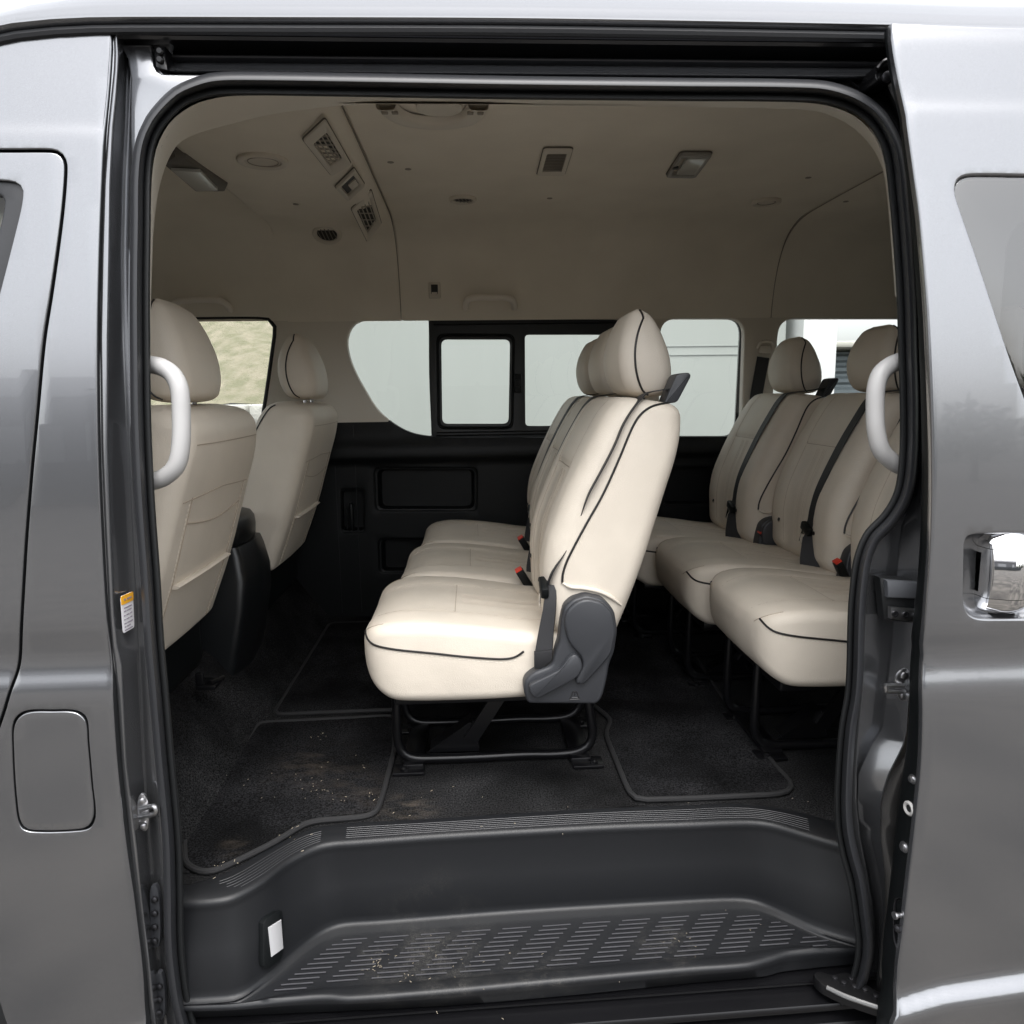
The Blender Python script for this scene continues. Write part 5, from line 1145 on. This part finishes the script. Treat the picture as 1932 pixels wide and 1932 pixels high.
    for x in (-.16, .25):
        mb.box((x, .05, .012), (.05, .26, .012), bev=.003)
        for y in (-.06, .16): mb.box((x+(.015 if x > 0 else -.01), y-.02, .006), (.075, .05, .008), bev=.002); mb.lathe([(.010, 0), (.010, .006), (.006, .009)], (x+(.03 if x > 0 else -.02), y-.03, .010), (0, 0, 1), 6)
    mb.pieces('floor_bracket', STEEL, S)
    mb = MB(); mb.ribbon([(-.02, -.035, .055), (.10, -.035, .24)], (0, 0, 1), .034, .010); mb.ribbon([(-.12, -.01, .03), (-.02, -.01, .10), (.0, -.01, .03)], (0, 1, 0), .05, .004)
    mb.prism([(-.13, -.03, .022), (-.03, -.03, .095), (.0, -.03, .10), (.0, -.03, .022)], (0, .005, 0)); mb.pieces('brace', STEEL, S)
    mb = MB(); mb.box((.03, .02, .225), (.44, .38, .035), bev=.008); mb.build('seat_pan', STEEL, S)
    # belt: guide on the near shoulder, strap, tongue and lower webbing
    mb = MB(); P = [(.425, -.16, 1.475-Z0), (.455, -.16, 1.478-Z0), (.485, -.16, 1.535-Z0), (.478, -.16, 1.542-Z0), (.452, -.16, 1.538-Z0)]
    P = np.array(P); P3 = np.array([(a, b-.0, c_) for a, b, c_ in P]); q2 = rpoly(P3[:, [0, 2]], .008); mb.prism([(a-.01, -.172, c_) for a, c_ in q2], (0, .055, 0), bev=.004); mb.build('belt_guide', PLASTIC2, S)
    def belt(par, hugging):
        pth = [np.array([.455, -.143, 1.520-Z0]), np.array([.430, -.148, 1.508-Z0]), np.array([.385, -.156, 1.500-Z0])]; NR = None
        if hugging:                                  # runs beside the bolster, slips behind it, comes out at the crease
            cl_ = Vector(CAM-np.array([0, .47, Z0]))
            for u, v, l_ in [(1205, 758, .004), (1178, 796, .004), (1157, 842, .004), (1132, 890, .003), (1108, 935, .0), (1086, 985, -.02), (1066, 1035, -.015), (1044, 1075, .002), (1034, 1104, .004)]:
                h = bv.ray_cast(cl_, Vector(ray(u, v))); f_ = 1 if h[1].dot(Vector(ray(u, v))) < 0 else -1; pth.append(np.array(h[0])+np.array(h[1])*f_*l_)
        else:
            for q, t in ((.975, -.80), (.94, -.80), (.90, -.79), (.8, -.76), (.7, -.72), (.6, -.68), (.5, -.64), (.4, -.60), (.3, -.56), (.24, -.54)): pth.append(surf(GB, NF, float(sidx(tt2, q)), t, .004))
            pth.append(pth[-1]+np.array([-.004, .004, -.02]))
        pth = rs(pth, 70); mb = MB(); mb.ribbon(pth, (0, 1, .0), .040 if not hugging else .030, .0016); sb_ = mb.build('seat_belt', WEB, par, angle=60); tp = pth[-1]
        mb = MB(); mb.box(tp+np.array([-.006, .0, -.004]), (.018, .054, .026), rot=Matrix.Rotation(.35, 3, 'X'), bev=.005); mb.build('tongue_cover', PLASTIC, sb_)
        mb = MB(); mb.box(tp+np.array([-.014, .012, -.032]), (.003, .020, .042), rot=Matrix.Rotation(.45, 3, 'X'), bev=.0015); mb.build('belt_tongue', CHROME, sb_)
        mb = MB()
        if hugging:
            def wp(u, v, y): p_ = oy(u, v, .47+y); return (p_[0], y, p_[2]-Z0)
            gl = [(1030, 1104), (1024, 1150), (1016, 1190), (1008, 1236), (1041, 1232), (1044, 1190), (1048, 1150), (1050, 1104)]
            mb.prism([wp(u, v, -.250+.03*(1240-v)/130) for u, v in gl], (.002, .004, 0), bev=.0005); mb.prism([wp(u, v, -.255) for u, v in [(1008, 1230), (1042, 1227), (1041, 1246), (1022, 1262), (1008, 1262)]], (0, .006, 0), bev=.001)
        else:
            q = rs([tp+np.array([.0, .0, -.012]), tp+np.array([-.008, -.018, -.05]), tp+np.array([-.012, -.036, -.10]), tp+np.array([-.004, -.05, -.135])], 24)
            mb.ribbon(q, np.tile([.75, -.65, 0], (24, 1)), np.interp(np.linspace(0, 1, 24), [0, .5, 1], [.026, .042, .060]), .002)
        mb.build('lower_webbing', WEB, sb_); return sb_
    belt(S, True); S['_b'] = 0; make_seat.belt = belt
    # buckle standing at the far side of the cushion
    mb = MB(); rot = Matrix.Rotation(R(-30), 3, 'Y') @ Matrix.Rotation(R(8), 3, 'X'); bc = np.array([.135, .205, 1.0-Z0]); mb.box(bc, (.022, .026, .065), rot=rot, bev=.005); bu_ = mb.build('buckle', PLASTIC, S)
    tp_ = bc+np.array(rot @ Vector((0, 0, .033))); mb = MB(); mb.box(tp_, (.019, .023, .006), rot=rot, bev=.0015); mb.build('release_button', RED, bu_)
    return S
def copy_tree(o, parent=None):
    c_ = o.copy(); COL.objects.link(c_)
    if parent is not None: c_.parent = parent; c_.matrix_parent_inverse = o.matrix_parent_inverse
    for ch_ in list(o.children): copy_tree(ch_, c_)
    return c_
S0 = make_seat('cream leather seat with black piping, middle row, nearest the open door', 'seats of the middle row')
def place(o, x, y, rz=0, rx=0): o.location = (x, y, Z0); o.rotation_euler = (rx, 0, rz)
specs = [(.035, .93, 'middle row', 'cream leather seat in the centre of the middle row, between two others'), (.062, 1.39, 'middle row', 'cream leather seat of the middle row standing beside the sliding window'),
         (.890, .47, 'rear row', 'cream leather seat of the rear row partly hidden by the rear door pillar'), (.855, .93, 'rear row', 'cream leather seat in the centre of the rear row with belt hanging down'), (.785, 1.385, 'rear row', 'cream leather seat of the rear row under the rounded rear window')]
del S0['_b']
copies = [copy_tree(S0) for _ in specs]
_free = make_seat.belt(copies[0], False)
for i_c, c_ in enumerate(copies):
    for ch in list(c_.children):
        if ch.name.startswith('seat_belt') and ch is not _free:
            for g_ in list(ch.children): bpy.data.objects.remove(g_)
            bpy.data.objects.remove(ch)
    if i_c: copy_tree(_free, c_)
for i_c in (1, 4):
    for ch in list(copies[i_c].children):
        if ch.name.startswith('buckle'):
            for g_ in list(ch.children): bpy.data.objects.remove(g_)
            bpy.data.objects.remove(ch)
place(S0, 0, .47)
for c_, (x, y, row, lb_) in zip(copies, specs):
    place(c_, x, y); c_['label'] = lb_; c_['group'] = 'seats of the '+row
FS = make_seat('cream leather driver-side front seat seen from behind, beside the grab handle', 'front seats', True)
FS2 = copy_tree(FS); FS2['label'] = 'cream leather front seat seen from behind, standing beside the cab window'
place(FS, -1.0, .43)
for ch in FS.children:
    if ch.name.startswith('headrest'): ch.location.x -= .035
place(FS2, -.955, 1.345)
# folded seat pad behind the rear row
fo_ = MB(); T = np.array([(1.30, .95, 1.42, .93, .16, .04, .04), (1.31, 1.15, 1.45, 1.13, .17, .04, .04), (1.36, 1.32, 1.48, 1.30, .16, .04, .04), (1.39, 1.375, 1.47, 1.37, .14, .04, .04)]); Lv, _t = levelize(T, 30)
G, ci, ns = pad_grid(Lv, lambda s_, t: .006*(1-t*t), 16, cap=(.02, .03)); G = G+np.array([-.02, 1.42, 0]); fo_.grid(G, False, True)
for row in (0, len(G)-1): i0 = row*ns; fo_.f.append(tuple(i0+i for i in range(ns))); fo_.m.append(0)
fp = thing('folded_seat', 'cream folded seat pad showing between the rear row backrests', 'folded seat', (1.35, 1.42, .6)); o = fo_.build('seat_pad', LEATHER, None, angle=75); o.location = (-1.35, -1.42, -.6); o.parent = fp
mb = MB(); mb.tube(pipe_path(G, ns-7)-np.array([1.35, 1.42, .6]), .0012, 6); mb.build('seam', LEATHER2, fp)
mb = MB(); mb.box((.03, 0, .17), (.06, .2, .34), bev=.01); mb.build('support', STEEL, fp)

# ------------------------------------------------------------------ console between the front seats
CN = thing('centre_console', 'black storage console with padded lid between the front seats', 'console', (-.785, .90, .81))
CONM = principled('console_plastic', (.008, .009, .010), .36); bump(CONM, 500, .2, .0005)
def cn(mbx, nm, mt, par=CN): return mbx.build(nm, CONM if mt is PLASTIC else mt, par, angle=50)
mb = MB(); rows = []
for z, x1, hw in [(-.20, .06, .16), (-.12, .085, .165), (0, .115, .165), (.10, .135, .16), (.18, .140, .15), (.25, .128, .135), (.275, .12, .13)]:
    q = rpoly([(-.45, -hw), (x1, -hw*.95), (x1+.015, 0), (x1, hw*.95), (-.45, hw)], .022, 5); rows.append([(a, b, z) for a, b in q])
mb.grid(rows, False, True); mb.f.append(tuple(len(mb.v)-len(rows[0])+i for i in range(len(rows[0])))); mb.m.append(0); cn(mb, 'console_body', PLASTIC)
mb = MB(); rows = []
for z, s_ in [(.278, .95), (.285, 1.0), (.32, 1.02), (.345, 1.0), (.36, .93), (.366, .8)]:
    q = rpoly([(-.40, -.115*s_), (.11*s_+.0, -.12*s_), (.125*s_, 0), (.11*s_, .12*s_), (-.40, .115*s_)], .045, 6); rows.append([(a, b, z-.05*max(0, a-.02)*4*.3) for a, b in q])
mb.grid(rows, False, True); mb.f.append(tuple(len(mb.v)-len(rows[0])+i for i in range(len(rows[0])))); mb.m.append(0); cn(mb, 'padded_lid', PLASTIC)
mb = MB(); mb.lathe([(.006, 0), (.006, .003), (.003, .004)], (.135, .06, .09), (1, -.2, 0), 12); cn(mb, 'screw', ZINC)
# seat anchor bracket on the riser
mb = MB(); p = oz(395, 1290, .79); mb.box(p, (.05, .06, .012), bev=.003); mb.box(p+np.array([-.015, -.02, .02]), (.02, .012, .035), bev=.003); mb.tube([p+np.array([.01, -.02, .01]), p+np.array([.03, .02, .008])], .006, 8); lab(mb.build('seat_anchor', STEEL, VAN), 'black seat anchor on the carpet riser')

# ------------------------------------------------------------------ floor mats
def mat(px, label, z=.600, extra=None, th=.009):
    P = np.array(extra if extra is not None else [oz(u, v, z)[:2] for u, v in px]); P = rpoly(P, .03, 6)
    Vv = [Vector(p_) for p_ in P]; lo = P.min(0); hi = P.max(0); Gg = [Vector((x, y)) for x in np.arange(lo[0]+.02, hi[0], .03) for y in np.arange(lo[1]+.02, hi[1], .03)]
    Gg = [g for g in Gg if inside(np.array([[g.x, g.y]]), P)[0] and np.min(np.linalg.norm(P-np.array([g.x, g.y]), axis=1)) > .008]
    r_ = delaunay_2d_cdt(Vv+Gg, [(i, (i+1) % len(Vv)) for i in range(len(Vv))], [], 0, 1e-6); C_ = np.array([tuple(p_) for p_ in r_[0]]); k = inside(np.array([C_[list(t)].mean(0) for t in r_[2]]), P)
    wob = lambda x, y: .0012*math.sin(x*17+y*9)+.001*math.sin(y*31)
    mb = MB(); mb.add([(p_[0], p_[1], z+th+wob(*p_)) for p_ in C_], [t for t, kk in zip(r_[2], k) if kk])
    mb.grid([[(p_[0], p_[1], z+th+wob(*p_)) for p_ in P], [(p_[0], p_[1], z+.001) for p_ in P]], False, True)
    m_ = tag(mb.build('floor_mat', MATM), label, 'floor mat', 'black carpet floor mats'); mb = MB(); mb.tube(rs(np.array([(p_[0], p_[1], z+th*.75+wob(*p_)) for p_ in P]), 160, True, False), .0062, 8, True); mb.build('edge_binding', BIND, m_); return m_
mat([(350, 1640), (348, 1584), (489, 1369), (744, 1356), (744, 1422), (722, 1505), (712, 1536), (690, 1546), (581, 1556), (513, 1598), (444, 1632), (393, 1655)], 'black carpet mat with dusty patches in the front left of the doorway')
mat(None, 'black carpet mat behind the centre console, beyond the dusty mat', extra=[(-.585, .74), (-.22, .74), (-.22, 1.60), (-.585, 1.60)])
mat([(1142, 1388), (1154, 1362), (1115, 1330), (1140, 1120), (1238, 1130), (1391, 1364), (1477, 1466), (1498, 1492), (1477, 1504), (1272, 1513), (1200, 1516), (1185, 1497)], 'black carpet mat in the aisle before the rear row seats')

# crumbs and dry grass
mb = MB()
def crumb(x, y, z, n=5, sp=.02, s=.0016):
    for _ in range(n):
        a = np.random.uniform(0, 6.28); p_ = np.array([x+np.random.normal(0, sp), y+np.random.normal(0, sp), z]); l_ = np.random.uniform(.0012, .0055)
        mb.tube([p_, p_+np.array([math.cos(a)*l_, math.sin(a)*l_, .0012])], np.random.uniform(.3, .7)*s*.55, 5)
for u, v, n_, sp in [(608, 1390, 7, .012), (585, 1475, 7, .014), (600, 1497, 10, .02), (697, 1502, 6, .012), (625, 1440, 3, .02), (655, 1507, 3, .01), (420, 1470, 2, .03), (700, 1450, 3, .03), (440, 1640, 8, .02), (560, 1570, 8, .03), (500, 1480, 6, .05)]:
    p_ = oz(u, v, .612); crumb(p_[0], p_[1], .6125, n_, sp)
for u, v, n_, sp in [(1290, 1512, 2, .01), (1050, 1545, 3, .05), (850, 1538, 3, .05), (780, 1500, 5, .06), (1530, 1516, 2, .02)]:
    p_ = oz(u, v, .603); crumb(p_[0], p_[1], .603, n_, sp)
for u, v, n_, sp in [(718, 1812, 22, .012), (760, 1830, 14, .04), (850, 1800, 14, .05), (1290, 1780, 8, .02), (900, 1830, 10, .1), (1300, 1740, 6, .12)]:
    p_ = oz(u, v, ZT-.006); crumb(p_[0], p_[1], ZT-.0055, n_, sp, .0012)
tag(mb.build('dry_grass_crumbs', principled('dry_straw', (.36, .31, .235), .9)), 'dry grass crumbs scattered over mats and step', 'crumbs', None, 'stuff')

# ================================================================== outside
def gmat(name, c1, c2, sc, bs, bd):
    m = principled(name, c1, .9); vary(m, c1, c2, sc, .35, .65, 8); bump(m, bs, .8, bd, 'noise', 6); return m
GRD = gmat('rough_asphalt', (.030, .028, .026), (.105, .096, .085), 2.2, 40, .01)
mb = MB(); mb.grid([[(x, y, 0) for y in np.linspace(-150, 150, 9)] for x in np.linspace(-150, 150, 9)]); tag(mb.build('ground', GRD), 'rough grey asphalt yard', None, None, 'structure')
# pale panel building beyond the van
B = thing('panel_building', 'pale grey panel-clad building wall seen through the far windows', 'building', (0, 5.2, 0))
BW_ = principled('pale_cladding', (.62, .635, .61), .7); vary(BW_, (.31, .33, .31), (.35, .37, .35), 1.2, .3, .7, 5, (1, 1, .2))
xr = oy(1500, 650, 5.0)[0]; xl = oy(512, 700, 5.0)[0]
mb = MB(); mb.box(((xr+xl)/2, .5, 2.5), (xr-xl, 1.0, 5.0)); mb.build('wall', BW_, B, smooth=False)
mb = MB()
for z in (oy(1300, 646, 4.7)[2], oy(1300, 664, 4.7)[2], 3.6): mb.box(((xr+1.55)/2, -.003, z), (xr-1.55, .006, .006))
for x in (1.55, ): mb.box((x, -.003, 3.2), (.006, .006, 2.2))
mb.build('panel_joint', principled('joint_grey', (.24, .255, .245), .8), B, smooth=False)
mb = MB(); mb.box((xr+.24, .1, 2.5), (.30, .5, 5.0), bev=.01); mb.build('corner_post', principled('white_post', (.7, .71, .7), .6), B)
# low shed with roller shutter on the right
S_ = thing('shuttered_shed', 'low shed with grey corrugated shutter beyond the rear window', 'shed', (4.2, 7.5, 0))
zt_ = oy(1600, 664, 7.5)[2]; zr = oy(1600, 652, 7.5)[2]
SM = principled('shutter_steel', (.17, .20, .215), .5, .3)
prof = []; z = 0
while z < zt_: prof += [(0, z), (-.03, z+.03), (-.03, z+.07), (0, z+.10)]; z += .13
prof.append((0, zt_)); xs0, xs1 = oy(1540, 700, 7.5)[0]-4.2, 8.0
mb = MB(); mb.grid([[(x, y, zz) for y, zz in prof] for x in (xs0, xs1)]); mb.box(((xs0+xs1)/2, 1.0, zt_/2-.1), (xs1-xs0, 1.8, zt_-.1)); mb.build('shutter', SM, S_, angle=30)
mb = MB(); mb.box(((xs0+xs1)/2, .8, (zt_+zr)/2+.03), (xs1-xs0+.3, 2.4, zr-zt_), bev=.02); mb.build('roof', principled('pale_roof_edge', (.5, .49, .44), .7), S_)
# grass bank and stone kerb blocks on the left
GB_ = gmat('dry_grass', (.30, .26, .13), (.17, .19, .08), 3.5, 30, .05)
vary(GB_, (.25, .225, .165), (.165, .16, .10), 5, .36, .64, 5)
mb = MB(); rows = []
for x in np.linspace(-20, 3.0, 60): rows.append([(x, 9.0+k_*.8, 1.42+.36*k_+.08*math.sin(x*2+k_)+.05*math.sin(x*5.1+k_*3)) for k_ in np.linspace(0, 10, 40)])
mb.grid(rows); tag(mb.build('grass_bank', GB_), 'dry yellow-green grass bank', None, None, 'structure')
mb = MB()
for r_i, z in enumerate((.2, .55, .90, 1.25)):
    x = -12+r_i*.3
    while x < 1.5:
        l_ = random.uniform(.5, .9); mb.box((x+l_/2, 8.85+random.uniform(-.02, .02), z+random.uniform(-.01, .01)), (l_-.03, .4, .33), bev=.04); x += l_
tag(mb.build('stone_wall', gmat('pale_stone', (.55, .54, .5), (.4, .39, .36), 4, 20, .02)), 'pale stone block wall at the foot of the grass bank', 'stone wall')

# behind the camera, seen only mirrored in the paint
WH = thing('warehouse', 'long low warehouse across the yard mirrored in the grey paint', 'warehouse', (0, -30, 0))
mb = MB(); mb.box((-8, 0, 2.4), (26, 8, 4.8)); mb.build('wall', principled('warehouse_wall', (.20, .20, .21), .8), WH, smooth=False)
mb = MB(); mb.prism([(-21.3, 4.3, 4.8), (-21.3, -4.3, 4.8), (-21.3, 0, 6.3)], (26.6, 0, 0)); mb.build('roof', principled('warehouse_roof', (.12, .12, .13), .7), WH, smooth=False)
for x in (-16, -11, -5, 0): mb = MB(); mb.box((x, 4.02, 1.8), (3.2, .08, 3.4), bev=.02); mb.build('door', principled('warehouse_door', (.45, .45, .46), .6), WH)
FN = thing('yard_fence', 'long dark panel fence across the yard mirrored low in the paint', 'fence', (0, -24, 0))
for i in range(14):
    mb = MB(); mb.box((-21+i*2.5, 0, 1.0), (2.4, .05, 1.7), bev=.01); mb.build('fence_panel', principled('fence_grey', (.07, .075, .08), .7), FN) if i == 0 else mb.build('fence_panel', bpy.data.materials['fence_grey'], FN)
    mb = MB(); mb.box((-22.25+i*2.5, .03, 1.0), (.12, .12, 2.0), bev=.01); mb.build('post', bpy.data.materials['fence_grey'], FN)
for x, h_, c_ in ((8, 3.2, .1), (13, 4.4, .07), (18, 3.7, .09), (-30, 5.0, .08), (-25, 4.0, .1), (23, 4.6, .08)):
    tr_ = thing('tree', 'dark leafy tree across the yard, %s' % {8: 'beside the warehouse end', 13: 'second from the warehouse', 18: 'third from the warehouse', -30: 'far left of the warehouse', -25: 'left of the warehouse', 23: 'farthest from the warehouse'}[x], 'tree', (x, -32, 0), 'trees across the yard')
    mb = MB(); mb.tube([(0, 0, 0), (.05, 0, h_*.3), (0, .1, h_*.6)], [.18, .13, .06], 8); mb.build('trunk', principled('bark', (.06, .05, .04), .9), tr_)
    mb = MB()
    for _ in range(900):
        v_ = np.random.normal(0, 1, 3); v_ /= np.linalg.norm(v_); r2 = (.55+.45*np.random.rand())*np.array([2.2, 1.8, h_*.36])*(1+.2*math.sin(5*v_[0]+3*v_[2])); p_ = v_*r2+np.array([0, 0, h_*.62]); d1 = np.random.normal(0, .16, 3); d2 = np.random.normal(0, .16, 3)
        mb.add([p_, p_+d1, p_+d1+d2, p_+d2], [(0, 1, 2, 3)])
    mb.build('crown', principled('leaves', (.05, .065, .03), .8), tr_, smooth=False)
